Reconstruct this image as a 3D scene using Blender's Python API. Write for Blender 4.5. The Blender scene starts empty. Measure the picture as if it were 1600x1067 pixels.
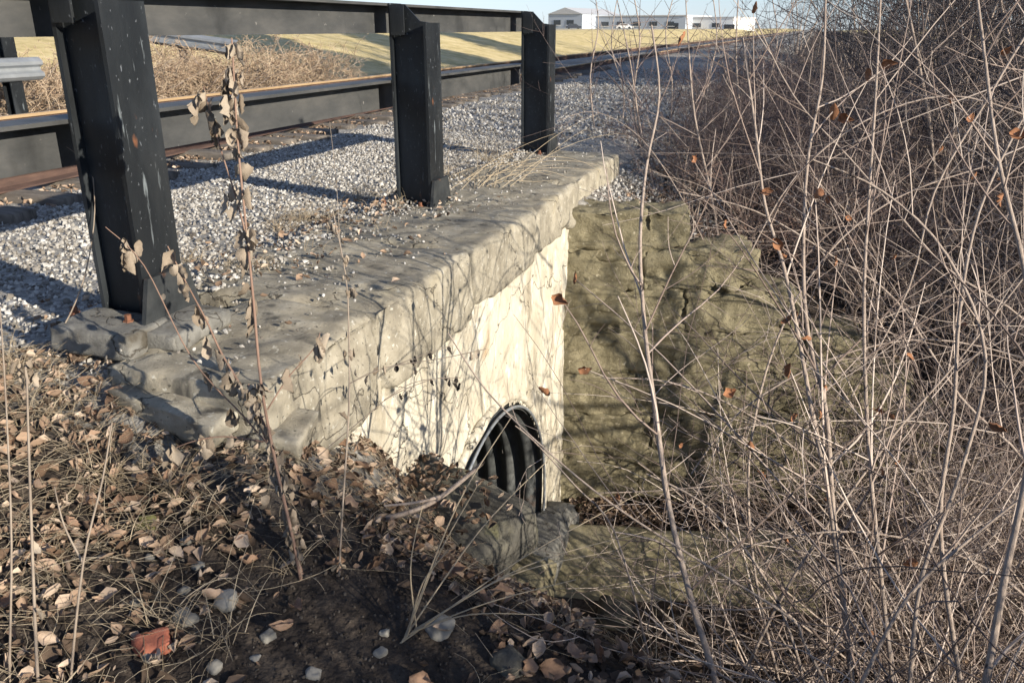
import bpy, math, random
import numpy as np
from mathutils import Vector, Matrix
R = math.radians
S = bpy.context.scene
COL = S.collection
# ------------------------------------------------------------------ camera
FPX, PITCH, YAW, EYE = 1310.0, R(20.45), R(18.95), 1.15
cam_d = bpy.data.cameras.new('camera'); cam = bpy.data.objects.new('camera', cam_d); COL.objects.link(cam)
cam.location = (0, 0, EYE); cam.rotation_euler = (R(90) - PITCH, 0, YAW)
cam_d.sensor_width = 36; cam_d.lens = FPX / 1600 * 36; cam_d.clip_end = 3000; cam_d.clip_start = 0.05
cam_d.dof.use_dof = True; cam_d.dof.focus_distance = 4.6; cam_d.dof.aperture_fstop = 11
S.camera = cam
# ------------------------------------------------------------------ sky and sun
SUN_EL = R(18.5); SUN_H = Vector((0.94, -0.34, 0)).normalized()     # towards the sun
W = bpy.data.worlds.new('World'); S.world = W; W.use_nodes = True
nt = W.node_tree; bg = nt.nodes['Background']
sky = nt.nodes.new('ShaderNodeTexSky'); sky.sky_type = 'NISHITA'; sky.sun_disc = False
sky.sun_elevation = SUN_EL; sky.sun_rotation = math.atan2(SUN_H.x, SUN_H.y)
sky.air_density = 1.0; sky.dust_density = 0.2; sky.ozone_density = 2.0
hs = nt.nodes.new('ShaderNodeHueSaturation'); hs.inputs['Saturation'].default_value = .55; nt.links.new(sky.outputs[0], hs.inputs['Color'])
tint = nt.nodes.new('ShaderNodeMix'); tint.data_type = 'RGBA'; tint.blend_type = 'MULTIPLY'; tint.inputs[0].default_value = 1
tint.inputs[7].default_value = (.80, .95, 1.25, 1); nt.links.new(hs.outputs[0], tint.inputs[6])      # white balance of the whole sky
nt.links.new(tint.outputs[2], bg.inputs[0]); bg.inputs[1].default_value = 0.08
sd = bpy.data.lights.new('sun', 'SUN'); sun = bpy.data.objects.new('sun', sd); COL.objects.link(sun)
sd.energy = 5.0; sd.angle = R(0.5); sd.color = (1.0, 0.91, 0.76)
to_sun = Vector((SUN_H.x * math.cos(SUN_EL), SUN_H.y * math.cos(SUN_EL), math.sin(SUN_EL)))
sun.rotation_euler = to_sun.to_track_quat('Z', 'Y').to_euler(); sun.location = (20, -8, 12)
S.view_settings.view_transform = 'Standard'; S.view_settings.look = 'None'
S.view_settings.exposure = 0.88; S.view_settings.gamma = 1
S.view_settings.use_curve_mapping = False
S.cycles.max_bounces = 4; S.cycles.diffuse_bounces = 2; S.cycles.glossy_bounces = 2; S.cycles.use_adaptive_sampling = True; S.cycles.adaptive_threshold = .02

# ------------------------------------------------------------------ helpers
CF = np.array([-math.sin(YAW) * math.cos(PITCH), math.cos(YAW) * math.cos(PITCH), -math.sin(PITCH)])
CR = np.array([math.cos(YAW), math.sin(YAW), 0.0])
CU = np.array([-math.sin(YAW) * math.sin(PITCH), math.cos(YAW) * math.sin(PITCH), math.cos(PITCH)])
def at(u, v, D):                                   # point of the place seen at (u, v), D metres ahead
    p = np.array([0, 0, EYE]) + D * (CF + CR * (u - 800) / FPX - CU * (v - 533.5) / FPX)
    return p

def _h(ix, iy, iz, s):
    n = (ix.astype(np.int64) * 374761393 + iy.astype(np.int64) * 668265263 + iz.astype(np.int64) * 1274126177 + s * 362437) & 0xffffffff
    n = ((n ^ (n >> 13)) * 1274126177) & 0xffffffff
    n = ((n ^ (n >> 16)) * 668265263) & 0xffffffff
    return ((n ^ (n >> 15)) & 0xffff) / 32767.5 - 1.0
def vnoise(P, s=0):
    P = np.asarray(P, float); f = np.floor(P); t = P - f; t = t * t * (3 - 2 * t)
    ix, iy, iz = (f[..., k].astype(np.int64) for k in range(3)); r = 0
    for a in (0, 1):
        for b in (0, 1):
            for c in (0, 1):
                w = (t[..., 0] if a else 1 - t[..., 0]) * (t[..., 1] if b else 1 - t[..., 1]) * (t[..., 2] if c else 1 - t[..., 2])
                r = r + w * _h(ix + a, iy + b, iz + c, s)
    return r
def fbm(P, o=4, s=0):
    P = np.asarray(P, float); a, r = 1.0, 0
    for k in range(o):
        r = r + a * vnoise(P * 2 ** k + 17.3 * k, s + k); a *= 0.5
    return r / 2
def sst(a, b, x):
    t = np.clip((x - a) / (b - a), 0, 1); return t * t * (3 - 2 * t)

def mesh(name, V, faces, smooth=False):
    """faces: list of int arrays (n,3) or (n,4)"""
    V = np.asarray(V, np.float32); m = bpy.data.meshes.new(name)
    faces = [np.asarray(f, np.int32) for f in faces if len(f)]
    m.vertices.add(len(V)); m.vertices.foreach_set('co', V.ravel())
    loops = np.concatenate([f.ravel() for f in faces])
    tot = np.concatenate([np.full(len(f), f.shape[1], np.int32) for f in faces])
    st = np.concatenate([[0], np.cumsum(tot)[:-1]]).astype(np.int32)
    m.loops.add(len(loops)); m.loops.foreach_set('vertex_index', loops)
    m.polygons.add(len(tot)); m.polygons.foreach_set('loop_start', st); m.polygons.foreach_set('loop_total', tot)
    m.polygons.foreach_set('use_smooth', np.full(len(tot), smooth))
    m.update(calc_edges=True); m.validate(); return m
_mc = {}
def obj(name, m, material=None, parent=None, loc=None, rot=None):
    if material is not None and m is not None and len(m.materials) and m.materials[0] != material:      # same shape, other material
        key = (m.name, material.name)
        if key not in _mc: _mc[key] = m.copy(); _mc[key].materials.clear()
        m = _mc[key]
    o = bpy.data.objects.new(name, m); COL.objects.link(o)
    if material is not None and m is not None and len(m.materials) == 0: m.materials.append(material)
    if parent: o.parent = parent
    if loc is not None: o.location = loc
    if rot is not None: o.rotation_euler = rot
    return o
def tag(o, label=None, cat=None, group=None, kind=None):
    if label: o['label'] = label
    if cat: o['category'] = cat
    if group: o['group'] = group
    if kind: o['kind'] = kind
    return o
def thing(name, label, cat, loc=(0, 0, 0), group=None):
    o = bpy.data.objects.new(name, None); COL.objects.link(o); o.location = loc; o.empty_display_size = .1
    return tag(o, label, cat, group)
def copy_tree(o, parent=None):
    c = o.copy(); COL.objects.link(c)
    if parent: c.parent = parent
    for ch in list(o.children): copy_tree(ch, c)
    return c

class MB:
    def __init__(s): s.V = []; s.Q = []; s.T = []; s.n = 0
    def add(s, V, Q=(), T=()):
        V = np.asarray(V, float).reshape(-1, 3); s.V.append(V)
        if len(Q): s.Q.append(np.asarray(Q, int) + s.n)
        if len(T): s.T.append(np.asarray(T, int) + s.n)
        s.n += len(V); return s
    def box(s, x0, x1, y0, y1, z0, z1):
        V = [(x, y, z) for z in (z0, z1) for y in (y0, y1) for x in (x0, x1)]
        return s.add(V, [(0, 2, 3, 1), (4, 5, 7, 6), (0, 1, 5, 4), (1, 3, 7, 5), (3, 2, 6, 7), (2, 0, 4, 6)])
    def prism(s, poly, axis, a, b):                 # poly of 2-D points pushed along axis from a to b
        n = len(poly); V = []
        for t in (a, b):
            for (p, q) in poly: V.append({'x': (t, p, q), 'y': (p, t, q), 'z': (p, q, t)}[axis])
        Q = [(i, (i + 1) % n, (i + 1) % n + n, i + n) for i in range(n)]
        T = [(0, i + 1, i) for i in range(1, n - 1)] + [(n, n + i, n + i + 1) for i in range(1, n - 1)]
        return s.add(V, Q, T)
    def mesh(s, name, smooth=False):
        V = np.concatenate(s.V); f = []
        if s.Q: f.append(np.concatenate(s.Q))
        if s.T: f.append(np.concatenate(s.T))
        return mesh(name, V, f, smooth)

def tubes(name, lines, sides=4, smooth=True):
    """lines: list of (points (n,3), radii (n)); one mesh"""
    by = {}
    for P, r in lines: by.setdefault(len(P), []).append((P, r))
    Vs, Qs, n0 = [], [], 0
    ang = np.arange(sides) * 2 * math.pi / sides; ca, sa = np.cos(ang), np.sin(ang)
    for n, grp in by.items():
        P = np.array([g[0] for g in grp], float); r = np.array([g[1] for g in grp], float); m = len(grp)
        t = np.gradient(P, axis=1); t /= np.linalg.norm(t, axis=2)[..., None] + 1e-9
        mean = t.mean(1); ref = np.where(np.abs(mean[:, :1]) < .6, np.array([[1., 0, 0]]), np.array([[0, 1., .1]]))[:, None, :]
        a = ref - (t * ref).sum(-1, keepdims=True) * t; a /= np.linalg.norm(a, axis=2)[..., None] + 1e-9
        b = np.cross(t, a)
        V = P[:, :, None, :] + r[:, :, None, None] * (a[:, :, None, :] * ca[:, None] + b[:, :, None, :] * sa[:, None])
        Vs.append(V.reshape(-1, 3))
        k0 = np.arange(m)[:, None, None] * (n * sides); i = np.arange(n - 1)[None, :, None] * sides; j = np.arange(sides)[None, None, :]; k = (j + 1) % sides
        Qs.append((np.stack([k0 + i + j, k0 + i + k, k0 + i + sides + k, k0 + i + sides + j], -1)).reshape(-1, 4) + n0)
        n0 += m * n * sides
    return mesh(name, np.concatenate(Vs), [np.concatenate(Qs)], smooth)

def rbox(name, size, r=.03, res=.05, amp=.01, freq=(4, 4, 4), seed=0, warp=0, chip=0):
    """worn stone block centred on the origin: rounded box pushed about by noise"""
    hx, hy, hz = (s / 2 for s in size); n = [max(2, int(round(s / res))) for s in size]
    Vs, Qs, n0 = [], [], 0
    for ax in range(3):
        u, v = [a for a in range(3) if a != ax]; nu, nv = n[u], n[v]
        gu, gv = np.meshgrid(np.linspace(-1, 1, nu + 1), np.linspace(-1, 1, nv + 1), indexing='ij')
        for sg in (-1, 1):
            P = np.zeros((nu + 1, nv + 1, 3)); P[..., u] = gu; P[..., v] = gv; P[..., ax] = sg
            Vs.append(P.reshape(-1, 3)); i, j = np.meshgrid(np.arange(nu), np.arange(nv), indexing='ij')
            a = i * (nv + 1) + j; q = np.stack([a, a + nv + 1, a + nv + 2, a + 1], -1).reshape(-1, 4)
            if (sg < 0) ^ (ax == 1): q = q[:, ::-1]
            Qs.append(q + n0); n0 += len(Vs[-1])
    V = np.concatenate(Vs) * np.array([hx, hy, hz]); Q = np.concatenate(Qs)
    key = np.round(V * 1e5).astype(np.int64); _, idx, inv = np.unique(key, axis=0, return_index=True, return_inverse=True)
    V = V[idx]; Q = inv.reshape(-1)[Q]
    inner = np.array([hx - r, hy - r, hz - r]); c = np.clip(V, -inner, inner); d = V - c
    L = np.linalg.norm(d, axis=1)[:, None]; nrm = d / (L + 1e-9); V = c + nrm * r
    f = np.array(freq); o = seed * 7.13
    dsp = amp * fbm(V * f + o, 3, seed)
    if chip:
        dist = np.sort(np.array([hx, hy, hz]) - np.abs(V), axis=1); ms_ = min(size); chip = min(chip, .22 * ms_); edge = np.exp(-(np.clip(dist[:, 1], 0, 9) / min(.07, .25 * ms_)) ** 2)
        cn = fbm(V * f * 1.1 + o + 50, 3, seed + 9)
        dsp = dsp - chip * .5 * edge * sst(.02, .10, cn) - chip * .35 * sst(.22, .28, cn)
    V = V + nrm * dsp[:, None]
    if warp: V[:, 2] += warp * fbm(np.c_[V[:, :2] * 1.3 + o, np.zeros(len(V))], 2, seed + 3)
    return mesh(name, V, [Q], True)

# ------------------------------------------------------------------ materials
def mat(name, cols, scale=6, rough=.85, bump=.3, bscale=40, stretch=(1, 1, 1), bstretch=None, metallic=0, spec=.3,
        island=None, objvar=0, detail=8, fine=None, pos=None, bdist=.02, coat=0, crack=None):
    m = bpy.data.materials.new(name); m.use_nodes = True; t = m.node_tree; N = t.nodes; L = t.links
    b = N['Principled BSDF']; b.inputs['Roughness'].default_value = rough; b.inputs['Metallic'].default_value = metallic
    b.inputs['Specular IOR Level'].default_value = spec; b.inputs['Coat Weight'].default_value = coat
    tc = N.new('ShaderNodeTexCoord'); mp = N.new('ShaderNodeMapping'); mp.inputs['Scale'].default_value = stretch
    L.new(tc.outputs['Object'], mp.inputs[0])
    ns = N.new('ShaderNodeTexNoise'); ns.inputs['Scale'].default_value = scale; ns.inputs['Detail'].default_value = detail
    ns.inputs['Roughness'].default_value = .65; L.new(mp.outputs[0], ns.inputs['Vector'])
    src = ns.outputs['Fac']
    if island:                                     # every loose piece its own tint
        g = N.new('ShaderNodeNewGeometry'); mx = N.new('ShaderNodeMix'); mx.inputs[0].default_value = island
        L.new(src, mx.inputs[2]); L.new(g.outputs['Random Per Island'], mx.inputs[3]); src = mx.outputs[0]
    if objvar:
        oi = N.new('ShaderNodeObjectInfo'); mx = N.new('ShaderNodeMix'); mx.inputs[0].default_value = objvar
        L.new(src, mx.inputs[2]); L.new(oi.outputs['Random'], mx.inputs[3]); src = mx.outputs[0]
    rp = N.new('ShaderNodeValToRGB'); L.new(src, rp.inputs[0]); e = rp.color_ramp.elements
    ps = pos or np.linspace(.28, .72, len(cols)) if not (island or objvar) else (pos or np.linspace(.12, .88, len(cols)))
    while len(e) < len(cols): e.new(.5)
    for k, c in enumerate(cols): e[k].position = float(ps[k]); e[k].color = (*c, 1)
    out = rp.outputs[0]
    if fine:                                       # small dark or pale speckle: (colour, scale, threshold, softness)
        for (fc, fs, th, so, fst) in fine:
            mp3 = N.new('ShaderNodeMapping'); mp3.inputs['Scale'].default_value = fst; L.new(tc.outputs['Object'], mp3.inputs[0])
            n3 = N.new('ShaderNodeTexNoise'); n3.inputs['Scale'].default_value = fs; n3.inputs['Detail'].default_value = 6
            L.new(mp3.outputs[0], n3.inputs['Vector'])
            mr = N.new('ShaderNodeMapRange'); mr.inputs[1].default_value = th; mr.inputs[2].default_value = th + so; L.new(n3.outputs['Fac'], mr.inputs[0])
            mx = N.new('ShaderNodeMix'); mx.data_type = 'RGBA'; L.new(mr.outputs[0], mx.inputs[0]); L.new(out, mx.inputs[6])
            mx.inputs[7].default_value = (*fc, 1); out = mx.outputs[2]
    ck = None
    if crack:                                      # fine dark cracks: (scale, width, stretch)
        mpc = N.new('ShaderNodeMapping'); mpc.inputs['Scale'].default_value = crack[2]; L.new(tc.outputs['Object'], mpc.inputs[0])
        nw = N.new('ShaderNodeTexNoise'); nw.inputs['Scale'].default_value = 3.5; nw.inputs['Detail'].default_value = 5; L.new(mpc.outputs[0], nw.inputs['Vector'])
        ad = N.new('ShaderNodeMix'); ad.data_type = 'RGBA'; ad.blend_type = 'ADD'; ad.inputs[0].default_value = .55; L.new(mpc.outputs[0], ad.inputs[6]); L.new(nw.outputs['Color'], ad.inputs[7])
        vo = N.new('ShaderNodeTexVoronoi'); vo.feature = 'DISTANCE_TO_EDGE'; vo.inputs['Scale'].default_value = crack[0]; L.new(ad.outputs[2], vo.inputs['Vector'])
        mr = N.new('ShaderNodeMapRange'); mr.inputs[1].default_value = 0; mr.inputs[2].default_value = crack[1] * crack[0]; L.new(vo.outputs['Distance'], mr.inputs[0]); ck = mr.outputs[0]
        mx = N.new('ShaderNodeMix'); mx.data_type = 'RGBA'; L.new(ck, mx.inputs[0]); mx.inputs[6].default_value = (.05, .043, .034, 1); L.new(out, mx.inputs[7]); out = mx.outputs[2]
    L.new(out, b.inputs['Base Color'])
    if bump:
        mp2 = N.new('ShaderNodeMapping'); mp2.inputs['Scale'].default_value = bstretch or stretch; L.new(tc.outputs['Object'], mp2.inputs[0])
        n2 = N.new('ShaderNodeTexNoise'); n2.inputs['Scale'].default_value = bscale; n2.inputs['Detail'].default_value = 10; n2.inputs['Roughness'].default_value = .72
        L.new(mp2.outputs[0], n2.inputs['Vector'])
        bp = N.new('ShaderNodeBump'); bp.inputs['Strength'].default_value = bump; bp.inputs['Distance'].default_value = bdist
        hh_ = n2.outputs['Fac']
        if ck is not None:
            mm_ = N.new('ShaderNodeMath'); mm_.operation = 'MULTIPLY'; L.new(hh_, mm_.inputs[0]); L.new(ck, mm_.inputs[1]); hh_ = mm_.outputs[0]
        L.new(hh_, bp.inputs['Height']); L.new(bp.outputs[0], b.inputs['Normal'])
    return m
M = {}
M['coping'] = mat('coping_stone', [(.14, .124, .096), (.268, .241, .188), (.40, .366, .296)], 6, .95, .55, 90, bdist=.012, crack=(.9, .007, (1, 1, 1)),
                  fine=[((.075, .07, .06), 8, .60, .12, (1, 1, .4)), ((.46, .44, .38), 34, .62, .1, (1, 1, 1)), ((.10, .09, .07), 60, .62, .08, (1, 1, 1)), ((.30, .26, .18), 3, .64, .14, (1, 1, .7))])
M['wall'] = mat('parged_limestone', [(.28, .24, .175), (.49, .445, .355), (.62, .58, .485)], 3, .95, .7, 30, (1, 1, .7),
                fine=[((.20, .16, .105), 3.2, .58, .2, (1, 1.1, .6)), ((.30, .18, .08), 3.0, .64, .1, (1, 1, .5)), ((.66, .62, .53), 11, .58, .1, (1, 1, .5)), ((.12, .105, .075), 38, .66, .08, (1, 1, .8))], crack=(.8, .006, (1, 1, 1.6)))
M['wing'] = mat('wing_wall_stone', [(.09, .078, .048), (.19, .166, .105), (.33, .29, .19)], 9, .95, .7, 38, objvar=.10, bdist=.03,
                fine=[((.045, .042, .03), 8, .62, .1, (1, 1, 1)), ((.21, .19, .09), 3.5, .66, .15, (1, 1, 1.6)), ((.42, .37, .27), 26, .64, .1, (1, 1, 1))])
M['slab'] = mat('creek_slab_stone', [(.13, .115, .068), (.23, .20, .125), (.32, .285, .20)], 5, .95, .4, 30)
M['mossy'] = mat('dark_lichen_stone', [(.045, .042, .036), (.09, .085, .073), (.16, .148, .11)], 5, .95, .7, 35,
                 fine=[((.20, .19, .08), 5, .66, .12, (1, 1, 1))])
M['grout'] = mat('grout', [(.10, .095, .085), (.17, .165, .15), (.26, .25, .225)], 14, .95, .7, 90, bdist=.012, crack=(2.0, .006, (1, 1, 1)), fine=[((.08, .07, .055), 7, .60, .1, (1, 1, 1))])
M['dusty'] = mat('dusty_black_steel', [(.03, .032, .034), (.055, .056, .056), (.085, .083, .08)], 7, .6, .1, 70, (1, .4, 1), spec=.4,
                 fine=[((.22, .21, .20), 22, .70, .06, (1, 1, 1)), ((.012, .013, .014), 3, .60, .15, (1, 1, .5))])
M['black'] = mat('black_paint_steel', [(.005, .006, .008), (.009, .011, .013), (.019, .021, .023)], 6, .45, .15, 70, (1, 1, .3), spec=.5,
                 fine=[((.15, .17, .18), 26, .655, .06, (1, 1, .13)), ((.11, .12, .13), 70, .66, .05, (1, 1, .5)), ((.14, .06, .03), 9, .67, .06, (1, 1, .5)), ((.03, .035, .04), 3.5, .52, .2, (1, 1, .3))])
M['gus'] = mat('worn_black_steel', [(.014, .016, .018), (.028, .031, .033), (.045, .046, .046)], 9, .6, .2, 70, fine=[((.15, .07, .04), 7, .60, .1, (1, 1, 1))])
M['rust'] = mat('rust', [(.09, .04, .025), (.19, .085, .05), (.13, .06, .04)], 30, .9, .4, 90)
M['railrust'] = mat('rail_rust', [(.04, .028, .025), (.085, .052, .042), (.13, .08, .06)], 12, .8, .3, 60, (1, .2, 1))
M['railtop'] = mat('rail_head', [(.30, .20, .11), (.44, .32, .19)], 8, .5, .1, 60, (1, .1, 1), metallic=.15)
M['tie'] = mat('weathered_tie', [(.07, .06, .05), (.15, .13, .11), (.24, .21, .18)], 8, .95, .6, 30, (.3, 3, 1))
M['galv'] = mat('galvanised', [(.28, .30, .32), (.40, .42, .44)], 5, .5, .1, 60, metallic=.6)
M['pipe'] = mat('culvert_metal', [(.045, .05, .05), (.10, .105, .105), (.17, .175, .175)], 6, .65, .15, 40, metallic=.35, stretch=(1, 1, .4),
                fine=[((.12, .06, .035), 4, .64, .1, (1, 1, 1))])
M['gravel'] = mat('ballast', [(.12, .105, .088), (.24, .222, .198), (.35, .335, .31), (.49, .475, .45)], 30, .95, .35, 60, island=.8)
M['leaf'] = mat('dead_leaf', [(.07, .05, .036), (.18, .122, .084), (.31, .215, .15), (.47, .37, .285)], 12, .85, .25, 60, island=.85, spec=.25)
M['leafo'] = mat('dead_leaf_single', [(.09, .06, .04), (.21, .13, .085), (.34, .22, .15), (.47, .37, .285)], 16, .85, .4, 60, objvar=.65, spec=.25)
M['weedleaf'] = mat('withered_leaf', [(.14, .11, .08), (.26, .21, .16), (.40, .34, .27)], 18, .9, .4, 50, objvar=.6)
M['darkleaf'] = mat('black_withered_leaf', [(.02, .017, .015), (.05, .04, .035)], 18, .9, .4, 50)
M['orange'] = mat('orange_dead_leaf', [(.20, .085, .042), (.33, .16, .08)], 14, .8, .3, 50)
M['straw'] = mat('straw', [(.20, .155, .10), (.34, .275, .19), (.48, .40, .29)], 9, .85, 0, island=.8)
M['greystem'] = mat('grey_stem', [(.18, .14, .11), (.30, .25, .20)], 10, .8, .2, 60)
M['weedstem'] = mat('weed_stem', [(.16, .095, .068), (.27, .18, .135)], 10, .75, .2, 60, (1, 1, .15))
M['bark'] = mat('shrub_bark', [(.08, .062, .05), (.24, .185, .15), (.39, .32, .27), (.53, .46, .40)], 55, .85, .5, 120, (1, 1, .35), island=.35, fine=[((.06, .045, .038), 30, .62, .08, (1, 1, .6))])
M['twig'] = mat('shrub_twig', [(.07, .052, .045), (.22, .165, .14), (.37, .30, .26), (.54, .46, .40)], 6, .85, 0, island=.7)
M['finetwig'] = mat('red_twig', [(.055, .042, .043), (.12, .09, .086), (.23, .18, .165)], 6, .85, 0, island=.7)
M['sunredtwig'] = mat('sunlit_red_twig', [(.12, .075, .06), (.27, .18, .145), (.42, .31, .26)], 6, .85, 0, island=.7)  # red brown twigs, paler copy with sunlight put into the colour
M['shadetwig'] = mat('shaded_twig', [(.035, .03, .034), (.075, .062, .062), (.13, .11, .105)], 6, .85, 0, island=.7)  # shade at the back of the thicket put into the twig colour
M['tan'] = mat('tan_brush', [(.22, .15, .10), (.38, .28, .19), (.50, .40, .29)], 6, .9, 0, island=.8)
M['treebark'] = mat('tree_bark', [(.10, .08, .065), (.2, .165, .135)], 9, .9, .5, 30, (1, 1, .2))
M['stone'] = mat('pale_stone', [(.17, .16, .14), (.30, .285, .255)], 8, .9, .4, 40, objvar=.4)
M['redstone'] = mat('red_stone', [(.36, .10, .06), (.42, .16, .10), (.52, .45, .38)], 9, .9, .4, 40, pos=[.3, .55, .66])
M['mossstone'] = mat('moss_stone', [(.10, .10, .03), (.20, .19, .08)], 9, .9, .4, 40)

# ground: soil, gravel and grass by zone
def ground_material():
    m = bpy.data.materials.new('ground'); m.use_nodes = True; t = m.node_tree; N = t.nodes; L = t.links; b = N['Principled BSDF']
    b.inputs['Roughness'].default_value = .97; b.inputs['Specular IOR Level'].default_value = .15
    at_ = N.new('ShaderNodeVertexColor'); at_.layer_name = 'zone'; sp = N.new('ShaderNodeSeparateColor'); L.new(at_.outputs[0], sp.inputs[0])
    tc = N.new('ShaderNodeTexCoord')
    def ramp(scale, cols, st=(1, 1, 1), det=8):
        mp = N.new('ShaderNodeMapping'); mp.inputs['Scale'].default_value = st; L.new(tc.outputs['Object'], mp.inputs[0])
        n = N.new('ShaderNodeTexNoise'); n.inputs['Scale'].default_value = scale; n.inputs['Detail'].default_value = det; n.inputs['Roughness'].default_value = .7
        L.new(mp.outputs[0], n.inputs['Vector']); r = N.new('ShaderNodeValToRGB'); L.new(n.outputs['Fac'], r.inputs[0]); e = r.color_ramp.elements
        while len(e) < len(cols): e.new(.5)
        for k, c in enumerate(cols): e[k].position = .3 + .4 * k / (len(cols) - 1); e[k].color = (*c, 1)
        return r.outputs[0]
    soil = ramp(9, [(.016, .013, .011), (.045, .036, .03), (.10, .08, .062)])
    grav = ramp(28, [(.12, .11, .10), (.30, .285, .26), (.46, .45, .42)])
    gras = ramp(1.1, [(.36, .29, .12), (.58, .47, .24), (.70, .58, .34)])
    road = ramp(3, [(.30, .30, .30), (.36, .36, .36)])
    def mix(f, a, c):
        x = N.new('ShaderNodeMix'); x.data_type = 'RGBA'; L.new(f, x.inputs[0]); L.new(a, x.inputs[6]); L.new(c, x.inputs[7]); return x.outputs[2]
    o = mix(sp.outputs[0], soil, grav); o = mix(sp.outputs[1], o, gras); o = mix(sp.outputs[2], o, road)
    L.new(o, b.inputs['Base Color'])
    n2 = N.new('ShaderNodeTexNoise'); n2.inputs['Scale'].default_value = 45; n2.inputs['Detail'].default_value = 6; L.new(tc.outputs['Object'], n2.inputs['Vector'])
    bp = N.new('ShaderNodeBump'); bp.inputs['Strength'].default_value = .8; bp.inputs['Distance'].default_value = .03
    L.new(n2.outputs['Fac'], bp.inputs['Height']); L.new(bp.outputs[0], b.inputs['Normal'])
    return m

# ------------------------------------------------------------------ terrain
FW0 = np.array([-1.72, 6.33]); FWD = np.array([.946, .325]); NW0 = np.array([-1.72, 3.62]); NWD = np.array([.946, -.325])
def H(x, y):
    x = np.asarray(x, float); y = np.asarray(y, float)
    zt = np.interp(x, [-400, -60, -26, -24.5, -15.5, -12.8, -10.9, -9.6, -1.7], [.9, 1.0, 1.02, .98, -.55, -.75, -.12, -.05, -.07])
    sp = np.log1p(np.exp(np.minimum((y - 2.05) * 9, 60))) / 9
    zn = -.25 - .22 * (x + 2) - .78 * np.clip(sp, 0, 3)
    zn = np.where(x < -2, -.25 - .30 * (x + 2) - .2 * np.clip(sp, 0, 3), zn); zn = np.minimum(zn, -.045)
    zn = np.where(x > 2.5, np.maximum(zn, -2.2 + .05 * np.clip(x, 0, 25)), zn); zn = np.maximum(zn, -2.6)
    zn = np.where(y < .5, np.maximum(zn, -.9), zn)
    zn = zn + .46 * np.exp(-(((x + 1.80) / .42) ** 2 + ((y - 2.95) / .42) ** 2)) + .22 * np.exp(-(((x + 1.62) / .34) ** 2 + ((y - 2.28) / .35) ** 2))
    zf = np.interp(x, [-2.6, -1.7, -.8, 0, 1, 2.5, 6, 20, 100, 400], [-.06, -.2, -.55, -1.0, -1.6, -2.1, -1.6, -.7, .3, .8])
    yf = FW0[1] + .3436 * (np.clip(x, -1.72, 1.6) + 1.72); yn = NW0[1] - .3436 * (np.clip(x, -1.72, .3) + 1.72)
    zc = -2.95 - .12 * sst(-1, 3, x) + 0 * y
    wf = .35 + 1.3 * sst(1.0, 1.8, x); wn = .5 + .55 * sst(-.9, -.2, x)
    right = zc + (zf - zc) * sst(.05, 1, (y - yf) / wf) + (zn - zc) * sst(.05, 1, (yn - y) / wn)
    left = zn + (zt - zn) * sst(1.95, 2.3, y)
    k = sst(-2.2, -1.85, x); z = left * (1 - k) + right * k
    P = np.stack([x, y, np.zeros_like(x)], -1)
    rough = .035 * fbm(P * 2.2, 4, 5) * np.where((x < -2.3) & (y > 2), .35, 1)
    return z + rough + .12 * fbm(P * .25, 2, 8) * sst(5, 20, np.abs(x) + np.abs(y - 3) * .3) * np.where((x > -10) & (x < -2), .1, 1)
def h1(x, y):                                      # bilinear look-up in the finished ground grid
    i = min(max(int(np.searchsorted(gx, x)) - 1, 0), len(gx) - 2); j = min(max(int(np.searchsorted(gy, y)) - 1, 0), len(gy) - 2)
    a = (x - gx[i]) / (gx[i + 1] - gx[i]); b = (y - gy[j]) / (gy[j + 1] - gy[j])
    return float((Z[i, j] * (1 - a) + Z[i + 1, j] * a) * (1 - b) + (Z[i, j + 1] * (1 - a) + Z[i + 1, j + 1] * a) * b)
def spaced(a, b, step, lo, hi, grow=1.13):
    c = list(np.arange(a, b, step)); s = step; v = c[-1]
    while v < hi: s *= grow; v += s; c.append(v)
    s = step; v = c[0]
    while v > lo: s *= grow; v -= s; c.insert(0, v)
    return np.array(c)
gx = spaced(-3.2, 2.2, .045, -500, 500); gy = spaced(.6, 8.6, .045, -120, 900)
X, Y = np.meshgrid(gx, gy, indexing='ij'); Z = H(X, Y)
nx, ny = X.shape; i, j = np.meshgrid(np.arange(nx - 1), np.arange(ny - 1), indexing='ij'); a = i * ny + j
gq = np.stack([a, a + ny, a + ny + 1, a + 1], -1)
mx_, my_, mz_ = (X[:-1, :-1] + X[1:, :-1]) / 2, (Y[:-1, :-1] + Y[:-1, 1:]) / 2, (Z[:-1, :-1] + Z[1:, :-1]) / 2
pipe_cut = (mx_ > -2.6) & (mx_ < -1.72) & ((my_ - 4.545) ** 2 + (mz_ + 2.30) ** 2 < 1.16 ** 2)
gm = mesh('ground', np.stack([X, Y, Z], -1).reshape(-1, 3), [gq[~pipe_cut]], True)
zone = np.zeros((nx * ny, 4), np.float32); zone[:, 3] = 1; xf, yf_ = X.ravel(), Y.ravel()
wob = .25 * fbm(np.stack([xf, yf_, 0 * xf], -1) * 2.5, 3, 3)
zone[:, 0] = sst(-1.2, -2.0, xf + wob) * sst(1.9, 2.25, yf_ + .4 * wob) * sst(-11, -10.2, xf)
zone[:, 0] = np.maximum(zone[:, 0], .8 * sst(8, 8.6, yf_) * sst(-.9, -1.8, xf + wob) * sst(-11, -10.2, xf))
zone[:, 1] = sst(-13.5, -16, xf + wob * 4); zone[:, 1] = np.maximum(zone[:, 1], sst(12, 25, xf))
zone[:, 2] = sst(-25, -25.4, xf) * sst(-33, -32.6, xf)
ca = gm.color_attributes.new('zone', 'FLOAT_COLOR', 'POINT'); ca.data.foreach_set('color', zone.ravel())
tag(obj('ground', gm, ground_material()), kind='structure')

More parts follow.
